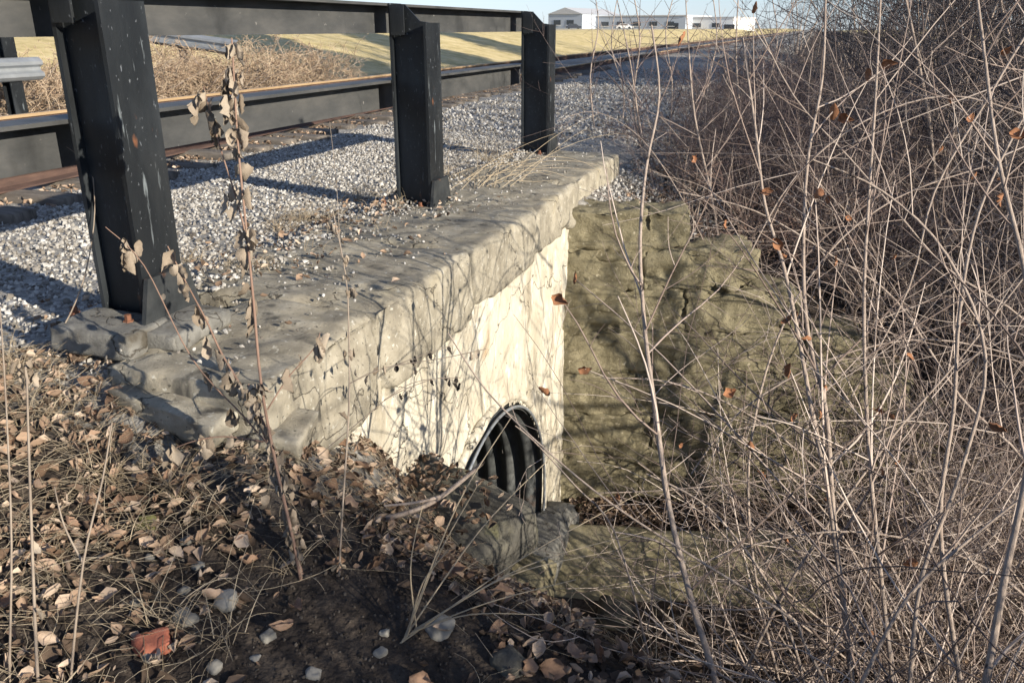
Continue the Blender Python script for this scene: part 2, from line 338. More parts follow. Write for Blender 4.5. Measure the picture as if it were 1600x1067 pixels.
# ------------------------------------------------------------------ headwall
hw = thing('headwall', 'cream limestone culvert headwall with weathered grey coping under the black railing', 'wall', (-1.9, 5, -2.9))
def under(o, root): o.matrix_parent_inverse = Matrix.Translation(-Vector(root.location)); return o
def part(name, m, material, root, loc=(0, 0, 0), rot=None):
    o = obj(name, m, material, root, loc, rot); o.matrix_parent_inverse = Matrix.Translation(-Vector(root.location)); return o
cop = [(2.20, 3.06, -.46, -1.66), (3.075, 4.20, -.42, -1.665), (4.215, 5.35, -.37, -1.66), (5.365, 6.42, -.34, -1.67), (6.43, 8.22, -.33, -1.70)]
for k, (y0, y1, z0, xf0) in enumerate(cop):
    xb = -2.38 if k == 0 else -2.82; sz = (xf0 - xb, y1 - y0, -z0)
    m = rbox('coping_stone', sz, .030, .028, .028, (3.4, 4.2, 2.6), 11 + k, warp=.015, chip=.04)
    part('coping_stone', m, M['coping'], hw, ((xf0 + xb) / 2, (y0 + y1) / 2, z0 / 2 + .005))
# face of the wall with the round opening
CY, CZ, CRAD = 4.545, -2.30, 1.115
ys = np.arange(2.27, 6.56, .03); zs = np.arange(-3.15, -.20, .03); YY, ZZ = np.meshgrid(ys, zs, indexing='ij')
P = np.stack([0 * YY, YY * 3.2, ZZ * 1.1], -1)
XX = -1.695 + .045 * fbm(P, 4, 21) + .012 * fbm(P * 5, 3, 22) - .03 * sst(2.9, 2.0, YY)
ny_, nz_ = YY.shape; i, j = np.meshgrid(np.arange(ny_ - 1), np.arange(nz_ - 1), indexing='ij'); a = i * nz_ + j
keep = ((YY[:-1, :-1] + .015 - CY) ** 2 + (ZZ[:-1, :-1] + .015 - CZ) ** 2) > (CRAD + .015) ** 2
q = np.stack([a, a + nz_, a + nz_ + 1, a + 1], -1)[keep]
part('wall_face', mesh('wall_face', np.stack([XX, YY, ZZ], -1).reshape(-1, 3), [q], True), M['wall'], hw)
mb = MB(); mb.box(-2.4, -1.86, 2.3, 3.378, -3.1, -.3).box(-2.75, -1.86, 5.722, 8.1, -3.1, -.25).box(-2.75, -1.86, 3.38, 5.72, -1.14, -.3)
part('wall_core', mb.mesh('wall_core'), M['coping'], hw)
# mortar collar round the pipe
lines = []; th = np.linspace(R(-12), R(192), 90)
ring = np.stack([-1.70 + .012 * fbm(np.stack([th * 4, th * 0, th * 0], -1), 3, 4), CY + (CRAD + .06) * np.cos(th), CZ + (CRAD + .06) * np.sin(th)], -1)
part('mortar_collar', tubes('mortar_collar', [(ring, .034 + .014 * fbm(np.stack([th * 6, th * 0, th * 0], -1), 3, 6))], 8), M['wall'], hw)
# broken ledge under the near corner, grout pads of the posts
for (lx, ly, lz, sz, rz, sd_, mm) in [(-2.02, 2.24, -.13, (.52, .26, .10), -8, 31, 'coping'), (-1.90, 2.28, -.27, (.56, .28, .16), 4, 33, 'mossy'), (-1.66, 2.30, -.22, (.20, .24, .10), 14, 32, 'coping')]:
    part('ledge_stone', rbox('ledge_stone', sz, .010, .016, .014, (5, 5, 14), sd_, chip=.05), M[mm], hw, (lx, ly, lz), (R(3), R(4), R(rz)))
for (px, py, s) in [(-2.52, 2.45, (.40, .26, .10)), (-2.30, 2.58, (.24, .34, .09))]:
    part('grout_pad', rbox('grout_pad', s, .014, .014, .03, (4, 4, 5), int(px * -100), chip=.02), M['grout'], hw, (px, py, .015))

# ------------------------------------------------------------------ wing walls
def wing(root, o2, d2, nrm, courses, seed, mm='wing', depth=.5):
    rg = random.Random(seed); ang = math.atan2(d2[1], d2[0])
    for (z1, z0, length, off) in courses:
        t = -.05
        while t < length - .05:
            L = min(rg.uniform(.55, 1.15), length - t)
            if length - t - L < .25: L = length - t
            hgt = z1 - z0; pr = rg.uniform(-.012, .02) + off
            m = rbox('stone_block', (L - .001, depth, hgt + .002), .012, .028, .055, (6, 6, 9), rg.randrange(999), chip=.05)
            c = np.array(o2) + np.array(d2) * (t + L / 2) + np.array(nrm) * (pr - depth / 2)
            o = part('stone_block', m, M[mm], root, (c[0], c[1], (z0 + z1) / 2), (R(rg.uniform(-.6, .6)), R(rg.uniform(-.5, .5)), ang)); t += L
wfar = thing('wing_wall', 'stepped olive stone wing wall facing the camera beyond the culvert mouth', 'wall', (-.6, 6.9, -2.9))
tops = [(-.20, -.50, 1.0), (-.50, -.84, 1.55), (-.84, -1.2, 1.95), (-1.2, -1.56, 2.5), (-1.56, -1.95, 2.95), (-1.95, -2.35, 3.4), (-2.35, -2.75, 3.8)]
wing(wfar, FW0, FWD, (.325, -.946), [(a, b, c, .012 * k) for k, (a, b, c) in enumerate(tops)], 4)
wing(wfar, FW0, FWD, (.325, -.946), [(-2.75, -3.15, 4.0, .03)], 9)
mb = MB()
for (z1, z0, L) in tops:
    p = [FW0 + FWD * t - np.array([.325, -.946]) * s for t, s in ((-.1, .05), (L - .08, .05), (L - .08, .42), (-.1, .42))]
    mb.prism([tuple(q) for q in p], 'z', z0, z1 - .03)
part('wall_core', mb.mesh('wall_core'), M['mossy'], wfar)
ts = np.arange(-.06, 3.2, .02); zs = np.arange(-3.0, -.16, .02); TT, ZZ = np.meshgrid(ts, zs, indexing='ij')
P = np.stack([TT * 2.6, 0 * TT, ZZ * 4.2], -1)
rn = 1 - np.abs(fbm(P * 2.2, 4, 64)) * 2.2
dd = -.022 + .085 * fbm(P, 4, 61) + .045 * fbm(P * np.array([1.2, 1, 5]), 4, 62) - .022 * np.clip(rn - .72, 0, 1) / .28 + .016 * fbm(P * 7, 2, 65) + .012 * np.clip((-.2 - ZZ) / .38, 0, 6)
SX = FW0[0] + FWD[0] * TT + .325 * dd; SY = FW0[1] + FWD[1] * TT - .946 * dd
lim = np.full_like(TT, -3.2)
for (z1, z0, L) in tops[::-1]: lim = np.where(TT < L - .12 - .06 * fbm(np.stack([ZZ * 6, 0 * ZZ, 0 * ZZ + z1], -1), 2, 63), z1 - .035, lim)
nt_, nz_ = TT.shape; i, j = np.meshgrid(np.arange(nt_ - 1), np.arange(nz_ - 1), indexing='ij'); a = i * nz_ + j
keep = (ZZ[:-1, 1:] < lim[:-1, 1:]) & (ZZ[:-1, 1:] < lim[1:, 1:])
part('eroded_render', mesh('eroded_render', np.stack([SX, SY, ZZ], -1).reshape(-1, 3), [np.stack([a, a + nz_, a + nz_ + 1, a + 1], -1)[keep]], True), M['wing'], wfar)
wnear = thing('wing_wall', 'dark lichen spotted wing wall block half buried in leaves before the culvert', 'wall', (-1.2, 3.1, -2.9))
nn = np.array([.325, .946]); ang = math.atan2(NWD[1], NWD[0])
for (t0, t1, z1, z0, dp, sd_, tilt, mm) in [(-.15, .80, -.97, -1.27, .66, 51, 12, 'mossy'),
                                            (-.05, .9, -1.24, -1.75, .55, 54, 0, 'wing'), (-.05, 1.5, -1.76, -2.3, .55, 55, 0, 'wing'), (-.05, 2.1, -2.31, -3.1, .55, 56, 0, 'wing')]:
    m = rbox('stone_block', (t1 - t0, dp, z1 - z0), .09, .03, .06, (3.5, 3.5, 4), sd_, chip=.10)
    c = NW0 + NWD * (t0 + t1) / 2 - nn * dp / 2
    part('stone_block', m, M[mm], wnear, (c[0], c[1], (z0 + z1) / 2), (R(tilt), R(3), ang))

# ------------------------------------------------------------------ culvert pipe, creek slab
cp = thing('culvert_pipe', 'corrugated metal culvert pipe opening at the foot of the headwall', 'pipe', (-1.7, CY, -2.7))
xs = np.arange(-9, -1.665, .02); th = np.linspace(0, 2 * math.pi, 73)[:-1]
rr = CRAD - .03 + .028 * np.sin(xs * 2 * math.pi / .16)
V = np.stack([np.repeat(xs[:, None], 72, 1), CY + rr[:, None] * np.cos(th), CZ + rr[:, None] * np.sin(th)], -1)
n = len(xs); i, j = np.meshgrid(np.arange(n - 1), np.arange(72), indexing='ij'); k = (j + 1) % 72
part('corrugated_barrel', mesh('corrugated_barrel', V.reshape(-1, 3), [np.stack([i * 72 + j, i * 72 + k, (i + 1) * 72 + k, (i + 1) * 72 + j], -1).reshape(-1, 4)], True), M['pipe'], cp)
th = np.linspace(R(-10), R(190), 100); ring = np.stack([-1.665 + 0 * th, CY + (CRAD - .01) * np.cos(th), CZ + (CRAD - .01) * np.sin(th)], -1)
part('rim', tubes('rim', [(ring, np.full(100, .011))], 6), M['galv'], cp)
part('concrete_sill', rbox('concrete_sill', (.30, 1.9, .34), .03, .04, .03, (5, 5, 5), 71, chip=.06), M['grout'], cp, (-1.58, 4.95, -2.68))
mb = MB(); mb.box(-8.9, -1.75, CY - 1.0, CY + 1.0, -3.4, -2.56); part('silt', mb.mesh('silt'), M['mossy'], cp)
sl = rbox('stone_slab', (2.15, .80, .34), .06, .045, .03, (2, 2, 3), 77, warp=.03, chip=.03)
o = tag(obj('stone_slab', sl, M['slab'], None, (-.58, 5.70, -2.96), (R(33), 0, R(16))), 'long flat sunlit stone slab lying in the creek bed before the wing wall', 'slab')

# ------------------------------------------------------------------ railing of black steel
PY = [2.615, 5.345, 8.11]
rl = thing('steel_railing', 'heavy black painted steel railing with three posts bolted to the coping', 'railing', (-2.55, 5.3, 0))
def post_mesh(w=.225):
    mb = MB(); hw_ = w / 2
    mb.box(-2.675, -2.657, -.045, hw_, 0, 1.325)                                   # back flange
    mb.box(-2.398, -2.380, -hw_, hw_, .0, 1.205)                                  # front flange
    mb.prism([(-2.656, 0), (-2.399, 0), (-2.399, 1.205), (-2.47, 1.215), (-2.575, 1.318), (-2.656, 1.318)], 'y', -.006, .006)   # web
    return mb.mesh('post')
pm = post_mesh()
gus = MB(); gus.prism([(-.17, 0), (.17, 0), (.115, .20), (-.115, .20)], 'x', -2.372, -2.352)
gm_ = gus.mesh('base_gusset')
for k, y in enumerate(PY):
    zb = -.02 if k else .04
    p = part('post', pm, M['black'], rl, (0, y, zb)); 
    def sub(name, m, material, loc):
        o = obj(name, m, material, p, loc); return o
    mb = MB(); mb.prism([(-2.656, 1.13), (-2.56, 1.13), (-2.56, 1.315), (-2.656, 1.315)], 'y', -.060, -.047); sub('connection_plate', mb.mesh('connection_plate'), M['black'], (0, 0, 0))
    mb = MB(); mb.box(-2.80, -2.36, -.17, .17, -.018, -.001); sub('base_plate', mb.mesh('base_plate'), M['black'], (0, 0, 0))
    g = sub('base_gusset', gm_, M['gus'], (0.002, 0, 0)); 
    if k == 0:
        for dy in (-.05, .05):
            mb = MB(); a_ = np.linspace(0, 2 * math.pi, 13)[:-1]; mb.prism([(.013 * math.cos(t) + dy, .013 * math.sin(t) + .11) for t in a_], 'x', -2.353, -2.347); sub('bolt_hole', mb.mesh('bolt_hole'), M['tie'], (0, 0, 0))
    for bx, by in ((-2.735, -.13), (-2.735, .13), (-2.45, -.145)):
        mb = MB(); a_ = np.linspace(0, 2 * math.pi, 7)[:-1]
        mb.prism([(.030 * math.cos(t), .030 * math.sin(t)) for t in a_], 'z', 0, .008).prism([(.021 * math.cos(t), .021 * math.sin(t)) for t in a_], 'z', .008, .032).prism([(.013 * math.cos(t), .013 * math.sin(t)) for t in a_], 'z', .032, .055)
        sub('bolt', mb.mesh('bolt'), M['rust'], (bx, by, 0))
def beam(name, ztop, hgt, y0, y1):
    mb = MB(); mb.box(-2.86, -2.68, y0, y1, ztop - .016, ztop).box(-2.811, -2.799, y0, y1, ztop - hgt, ztop - .0165)
    mb.box(-2.86, -2.812, y0, y1, ztop - hgt, ztop - hgt + .014)
    return part(name, mb.mesh(name), M['dusty'], rl)
beam('top_beam', 1.305, .185, -.8, PY[2] + .35); beam('mid_beam', .825, .195, -.8, PY[2] + .30)

# ------------------------------------------------------------------ railway
def curve_x(y): return -5.62 - 1.3 * (1 - np.exp(-np.clip(np.asarray(y, float) - 4, 0, None) / 14))
track = thing('railway_track', 'single railway track with rusty rails on pale gravel behind the railing', 'track', (-6.7, 10, 0))
prof = [(-.07, 0), (.07, 0), (.07, .012), (.012, .03), (.012, .115), (.036, .125), (.036, .158), (-.036, .158), (-.036, .125), (-.012, .115), (-.012, .03), (-.07, .012)]
ry = np.concatenate([np.arange(-2, 30, .5), np.arange(30, 260, 5.)])
for q_ in range(2):
    cx = curve_x(ry) - q_ * (1.55 + 1.05 * np.exp(-np.clip(ry - 4, 0, None) / 16)); V = []; 
    for (dx, dz) in prof: V.append(np.stack([cx + dx, ry, np.full(len(ry), dz + .10 * q_)], -1))
    V = np.stack(V, 1); n, k_ = V.shape[:2]; i, j = np.meshgrid(np.arange(n - 1), np.arange(k_), indexing='ij'); jj = (j + 1) % k_
    m = mesh('rail', V.reshape(-1, 3), [np.stack([i * k_ + j, i * k_ + jj, (i + 1) * k_ + jj, (i + 1) * k_ + j], -1).reshape(-1, 4)])
    m.materials.append(M['railrust']); m.materials.append(M['railtop'])
    mi = np.zeros(len(m.polygons), np.int32); jx = j.ravel(); mi[(jx == 6) | (jx == 5)] = 1; m.polygons.foreach_set('material_index', mi)
    part('rail', m, None, track)
rg = random.Random(5); tm = [rbox('tie', (2.9 if 0 else 3.9, .23, .18), .02, .06, .012, (1.5, 14, 10), 80 + k, chip=.02) for k in range(3)]
for k in range(44):
    y = 3.1 + k * .56; part('tie', tm[k % 3], M['tie'], track, (float(curve_x(y)) - 1.30 + rg.uniform(-.12, .12), y + rg.uniform(-.03, .03), -.088 + rg.uniform(-.02, .012)), (0, 0, R(rg.uniform(-1.5, 1.5))))

# ------------------------------------------------------------------ guard rails across the track
def wbeam(y0, y1, x, z):
    pf = [(0, .155), (.03, .14), (.075, .10), (.075, .055), (.015, .02), (.015, -.02), (.075, -.055), (.075, -.10), (.03, -.14), (0, -.155)]
    mb = MB(); n = len(pf); V = [(x + a, y, z + b) for y in (y0, y1) for a, b in pf] + [(x + a - .006, y, z + b) for y in (y0, y1) for a, b in pf]
    Q = [(i, i + 1, i + 1 + n, i + n) for i in range(n - 1)] + [(i + 2 * n, i + 3 * n, i + 1 + 3 * n, i + 1 + 2 * n) for i in range(n - 1)]
    return mb.add(V, Q).mesh('w_beam')
gr = thing('guardrail', 'galvanised guardrail end on a black post across the track, far left', 'guardrail', (-10.6, 9, 0))
part('w_beam', wbeam(4.5, 9.65, -10.4, .62), M['galv'], gr)
mb = MB(); mb.box(-.14, -.125, -.1, .1, -.1, 1.2).box(.0, .015, -.1, .1, -.1, 1.2).box(-.125, 0, -.006, .006, -.1, 1.2); fpm = mb.mesh('post')
for y in (6.2, 9.25): part('post', fpm, M['black'], gr, (-10.45, y, 0))
gr2 = thing('guardrail', 'grey guardrail turned down into the brush across the track behind the first post', 'guardrail', tuple(at(300, 64, 17)))
A_, B_ = at(150, 44, 17.5), at(372, 76, 17.0); L_ = float(np.linalg.norm(B_ - A_)); o = part('w_beam', wbeam(0, L_, 0, 0), M['galv'], gr2, tuple(A_)); o.rotation_euler = Vector(B_ - A_).to_track_quat('Y', 'Z').to_euler()
mb = MB(); mb.box(-.06, .06, -.06, .06, -1.6, .10); gp = mb.mesh('post')
for t in (.15, .62): c = A_ + (B_ - A_) * t; part('post', gp, M['tie'], gr2, (c[0] - .12, c[1] + .1, c[2]))

# ------------------------------------------------------------------ buildings and cars beyond the bank
M['bwhite'] = mat('white_siding', [(.70, .70, .69), (.78, .78, .77)], 2, .7, 0)
M['bshade'] = mat('shaded_siding', [(.34, .38, .44), (.40, .44, .50)], 2, .7, 0)  # blue shade and haze on white walls put into the colour
M['broof'] = mat('metal_roof', [(.42, .42, .43), (.50, .50, .50)], 2, .5, 0)
M['bglass'] = mat('dark_glass', [(.03, .035, .045), (.05, .06, .07)], 2, .1, 0, spec=.6)
def building(label, c, size, rz, wm, gable=0, nwin=4, door=True):
    c = (c[0] * 3, c[1] * 3, EYE + (c[2] - EYE) * 3); b = thing('building', label, 'building', c); b.rotation_euler = (0, 0, R(rz)); w, d, hh = size[0] * 3, size[1] * 3, size[2] * 2.5; gable *= 2.2
    mb = MB(); mb.box(-w / 2, w / 2, -d / 2, d / 2, -1.5, hh); obj('wall', mb.mesh('wall'), M[wm], b)
    mb = MB()
    if gable: mb.prism([(-w / 2 - .3, hh), (w / 2 + .3, hh), (0, hh + gable)], 'y', -d / 2 - .3, d / 2 + .3)
    else: mb.box(-w / 2 - .2, w / 2 + .2, -d / 2 - .2, d / 2 + .2, hh + .003, hh + .35)
    obj('roof', mb.mesh('roof'), M['broof'], b)
    for k in range(nwin):
        x = -w / 2 + (k + .7) * w / (nwin + .6); mb = MB(); mb.box(x - 1.3, x + 1.3, -d / 2 - .10, -d / 2 - .01, hh * .45, hh * .70); wn_ = obj('window', mb.mesh('window'), M['bglass'], b)
        mb = MB(); mb.box(x - 1.5, x + 1.5, -d / 2 - .16, -d / 2 - .103, hh * .42, hh * .45 - .005); obj('sill', mb.mesh('sill'), M['bwhite'], wn_)
    if door:
        mb = MB(); mb.box(w * .32, w * .32 + 3.4, -d / 2 - .12, -d / 2 - .01, .1, hh * .62); obj('door', mb.mesh('door'), M['bglass'], b)
    return b
building('white gabled industrial building, blue shade and haze in its wall colour, beyond the grass bank', (-25.0, 98, .6), (4.2, 9, 2.4), -14, 'bshade', .9, 2, False)
building('long low building in blue shade colour with row of windows on the skyline', (-17.5, 99, .6), (10.5, 8, 2.1), -12, 'bshade', 0, 5)
building('small bright white building right of the long low one', (-10.2, 99, .5), (5.4, 7, 2.0), -14, 'bwhite', 0, 2)
building('white flat roofed shed left on the far skyline', (-58, 110, .8), (14, 9, 2.0), 10, 'bwhite', 0, 4)
def car(label, loc, rz, colr):
    c = thing('parked_car', label, 'car', loc); c.rotation_euler = (0, 0, R(rz)); cm = mat('car_paint', [colr, colr], 2, .3, 0, spec=.6)
    mb = MB(); mb.prism([(-2.2, .25), (2.2, .25), (2.25, .7), (1.3, .88), (.7, 1.38), (-1.0, 1.42), (-1.8, .95), (-2.25, .85)], 'y', -.85, .85); obj('body', mb.mesh('body'), cm, c)
    mb = MB(); mb.prism([(1.1, .92), (.62, 1.30), (-.92, 1.33), (-1.5, .97)], 'y', -.858, .858); obj('window', mb.mesh('window'), M['bglass'], c)
    a_ = np.linspace(0, 2 * math.pi, 15)[:-1]
    for x in (-1.35, 1.35):
        for y in (-.80, .80):
            mb = MB(); mb.prism([(x + .32 * math.cos(t), .32 + .32 * math.sin(t)) for t in a_], 'y', y - .1, y + .1); obj('wheel', mb.mesh('wheel'), M['bglass'], c)
car('dark parked car at the left end of the gabled building', (-66, 246, h1(-66, 246)), 20, (.03, .035, .05))
car('white parked car before the long low building', (-50, 240, h1(-50, 240)), 5, (.7, .7, .7))

# ------------------------------------------------------------------ scattered stones, leaves, straw
NR = np.random.default_rng(7)
def rotm(n, rg=NR, tilt=1.0):
    a = rg.uniform(0, 2 * math.pi, n); b = rg.normal(0, tilt, n); c = rg.normal(0, tilt, n)
    def rz(a): z = np.zeros_like(a); o = z + 1; return np.stack([np.stack([np.cos(a), -np.sin(a), z], -1), np.stack([np.sin(a), np.cos(a), z], -1), np.stack([z, z, o], -1)], -2)
    def rx(a): z = np.zeros_like(a); o = z + 1; return np.stack([np.stack([o, z, z], -1), np.stack([z, np.cos(a), -np.sin(a)], -1), np.stack([z, np.sin(a), np.cos(a)], -1)], -2)
    def ry_(a): z = np.zeros_like(a); o = z + 1; return np.stack([np.stack([np.cos(a), z, np.sin(a)], -1), np.stack([z, o, z], -1), np.stack([-np.sin(a), z, np.cos(a)], -1)], -2)
    return rx(b) @ ry_(c) @ rz(a)
def scatter(name, protos, P, scale, tilt, smooth=False):
    n = len(P); Rm = rotm(n, NR, tilt); which = NR.integers(0, len(protos), n); Vs, Fs, n0 = [], [], 0
    for k, (V, F) in enumerate(protos):
        s = which == k
        if not s.any(): continue
        v = np.einsum('nij,vj->nvi', Rm[s], V) * np.asarray(scale)[s][:, None, None] + P[s][:, None, :]
        m_ = s.sum(); f = F[None] + (np.arange(m_) * len(V))[:, None, None] + n0
        Vs.append(v.reshape(-1, 3)); Fs.append(f.reshape(-1, F.shape[1])); n0 += m_ * len(V)
    return mesh(name, np.concatenate(Vs), Fs, smooth)
ph = (1 + 5 ** .5) / 2
ICO = np.array([(-1, ph, 0), (1, ph, 0), (-1, -ph, 0), (1, -ph, 0), (0, -1, ph), (0, 1, ph), (0, -1, -ph), (0, 1, -ph), (ph, 0, -1), (ph, 0, 1), (-ph, 0, -1), (-ph, 0, 1)], float) / 1.9
ICF = np.array([(0, 11, 5), (0, 5, 1), (0, 1, 7), (0, 7, 10), (0, 10, 11), (1, 5, 9), (5, 11, 4), (11, 10, 2), (10, 7, 6), (7, 1, 8), (3, 9, 4), (3, 4, 2), (3, 2, 6), (3, 6, 8), (3, 8, 9), (4, 9, 5), (2, 4, 11), (6, 2, 10), (8, 6, 7), (9, 8, 1)])
rocks = []
for k in range(8):
    v = ICO * (1 + NR.uniform(-.28, .28, (12, 1))) * np.array([NR.uniform(.8, 1.2), NR.uniform(.6, 1), NR.uniform(.45, .75)]); rocks.append((v * .5, ICF))
def ontop(x, y):                                   # top of coping or ground
    z = H(x, y); c = (x > np.where(y < 3.06, -2.36, -2.8)) & (x < -1.72) & (y > 2.22) & (y < 8.15); return np.where(c, np.maximum(z, .012), z)
n = 34000; x = NR.uniform(-5.4, -1.75, n); y = NR.uniform(2.15, 10, n)
nz = fbm(np.stack([x, y, 0 * x], -1) * 3, 3, 40)
pk = np.where((x < -2.75) | ((x < -2.42) & (y < 3.0)), 1, np.clip(np.interp(x, [-2.75, -2.5, -2.2, -1.8], [.9, .42, .16, .02]) * (1 + 3 * nz) * np.where(y < 2.9, .6, 1), 0, 1))
kp = NR.uniform(0, 1, n) < pk; x, y = x[kp], y[kp]; s = NR.uniform(.010, .034, len(x)) * np.where(NR.uniform(0, 1, len(x)) < .05, 1.6, 1) * np.where(x > -2.5, .7, 1)
near = np.stack([x, y, ontop(x, y) + s * .12], -1)
n = 9000; x = NR.uniform(-5.5, -1.5, n); y = 10 + 18 * NR.uniform(0, 1, n) ** 1.3; s2 = NR.uniform(.035, .06, n); kp = x < -1.3 - .0 * y
far = np.stack([x, y, H(x, y) + s2 * .1], -1)
n = 3500; x = NR.uniform(-11, -8.9, n); y = NR.uniform(6.5, 14, n); s3 = NR.uniform(.03, .055, n); far2 = np.stack([x, y, H(x, y) + s3 * .1], -1)
n = 5000; x = NR.uniform(-1.75, -.3, n); y = NR.uniform(6.6, 11, n); kp = (y > 6.8 + .35 * (x + 1.7)) & (NR.uniform(0, 1, n) < np.interp(x, [-1.5, -.3], [1, .1])); x, y = x[kp], y[kp]; s4 = NR.uniform(.025, .05, len(x)); far3 = np.stack([x, y, H(x, y) + s4 * .1], -1)
tag(obj('ballast_stones', scatter('ballast_stones', rocks, np.concatenate([near, far, far2, far3]), np.concatenate([s, s2, s3, s4]), 1.2), M['gravel']), 'pale grey ballast gravel spread around the track', 'gravel', kind='stuff')

def leaf_proto(seed, curl, fold, w=.36, nl=6):
    rg = np.random.default_rng(seed); V = []
    for k in range(nl + 1):
        t = k / nl; wd = w * math.sin(math.pi * min(1, t * .96 + .04)) ** .75 * (1.12 - .35 * t) * (1 + rg.uniform(-.18, .18))
        a = curl * (t - .35) + rg.normal(0, .12); x = (t - .5); z = .5 * curl * (t - .45) ** 2
        f = fold * (1 + rg.uniform(-.5, .5)); tw = rg.normal(0, .25)
        for q in (-1, -.45, 0, .45, 1):
            V.append((x * (1 - .12 * abs(curl)) + rg.normal(0, .015), wd * q * math.cos(f * abs(q) * .9), z + wd * abs(q) * math.sin(f * abs(q) * 1.1) + wd * q * tw * .5 + rg.normal(0, .018)))
    F = [(5 * k + q, 5 * (k + 1) + q, 5 * (k + 1) + q + 1, 5 * k + q + 1) for k in range(nl) for q in range(4)]
    return np.array(V), np.array(F)
LP = [leaf_proto(100 + k, c, f, w) for k, (c, f, w) in enumerate([(.5, .5, .36), (1.2, .9, .34), (-.7, .7, .38), (1.7, .4, .30), (.3, 1.3, .40), (2.0, 1.2, .33), (-1.2, .4, .36), (.8, 1.5, .30)])]
LP3 = [leaf_proto(130 + k, c, f, w, 3) for k, (c, f, w) in enumerate([(.5, .5, .36), (1.2, .9, .34), (-.7, .7, .38), (1.5, 1.2, .33)])]
def bare(x, y):                                    # patch of bare black soil in front
    return np.exp(-((((x + 1.02 - .25 * (y - 1.8)) / .52) ** 2 + ((y - 1.65) / .46) ** 2) ** 1.5))
def fg_ok(x, y):
    inside = ((x > -2.36) & (x < -1.70) & (y > 2.18)) | ((x < -2.36) & (x > -2.9) & (y > 2.34)) | ((x < -2.9) & (y > 2.2)); blk = (y > NW0[1] - .3436 * (x + 1.72) - .55) & (x > -1.75)
    return ~(inside | blk)
n = 13000; x = NR.uniform(-3.4, .9, n); y = NR.uniform(.75, 3.3, n)
kp = fg_ok(x, y) & (NR.uniform(0, 1, n) > 1.05 * bare(x, y)) & (NR.uniform(0, 1, n) < np.interp(x, [-3.4, -2.4, 0, .9], [.9, .9, .7, .45])); x, y = x[kp], y[kp]
A = np.stack([x, y, H(x, y) + NR.uniform(.004, .03, len(x))], -1); sA = NR.uniform(.012, .07, len(x))
n = 5200; x = NR.uniform(-1.6, 2.0, n); yf = FW0[1] + .3436 * (x + 1.72); y = yf - NR.uniform(.02, .62, n); B = np.stack([x, y, H(x, y) + NR.uniform(.0, .07, n) + .14], -1); sB = NR.uniform(.03, .06, n)
n = 2600; x = NR.uniform(-1.5, 3, n); y = NR.uniform(6.9, 12, n); kp = y > FW0[1] + .3436 * (x + 1.72) + .3; x, y = x[kp], y[kp]; C_ = np.stack([x, y, H(x, y) + .015], -1); sC = NR.uniform(.04, .07, len(x))
n = 1500; y = NR.uniform(3.5, 22, n); x = curve_x(y) + .10 + np.abs(NR.normal(0, .22, n)); D_ = np.stack([x, y, H(x, y) + .03], -1); sD = NR.uniform(.03, .07, n)
n = 380; y = NR.uniform(2.5, 5.6, n); x = -2.72 + NR.normal(0, .30, n); E_ = np.stack([x, y, ontop(x, y) + .02], -1); sE = NR.uniform(.025, .055, n)
n = 1400; x = NR.uniform(-.6, 2, n); y = NR.uniform(3.0, 5.6, n); F_ = np.stack([x, y, H(x, y) + .02], -1); sF = NR.uniform(.03, .07, n)
n = 620; t = NR.uniform(-.1, .75, n); w = NR.uniform(.1, .66, n); x = NW0[0] + NWD[0] * t - .325 * w; y = NW0[1] + NWD[1] * t - .946 * w; kp = NR.uniform(0, 1, n) < np.interp(t, [-.1, .25, .75], [1, .75, .10]); x, y, w = x[kp], y[kp], w[kp]; G_ = np.stack([x, y, -.935 - .20 * (w - .33)], -1); sG = NR.uniform(.03, .065, len(x))
tag(obj('leaf_litter', scatter('leaf_litter', LP3, np.concatenate([A, B, C_, D_, E_, F_, G_]), np.concatenate([sA, sB, sC, sD, sE, sF, sG]), .5, True), M['leaf']), 'brown dead leaves littering the bank, creek bed and rail side', 'leaf litter', kind='stuff')
n = 5200; x = NR.uniform(-1.9, -.1, n); y = NR.uniform(1.1, 2.6, n); kp = fg_ok(x, y) & (NR.uniform(0, 1, n) < .15 + bare(x, y)); x, y = x[kp], y[kp]; sc = NR.uniform(.003, .014, len(x)) * np.where(NR.uniform(0, 1, len(x)) < .04, 2, 1)
M['crumb'] = mat('soil_crumb', [(.018, .014, .012), (.05, .04, .033), (.10, .085, .07), (.24, .225, .20)], 30, .97, .3, 60, island=.85, pos=[.1, .5, .9, .97])
tag(obj('soil_crumbs', scatter('soil_crumbs', rocks, np.stack([x, y, H(x, y) + sc * .15], -1), sc, 1.2), M['crumb']), 'dark crumbs of bare soil at the bottom centre', 'soil', kind='stuff')
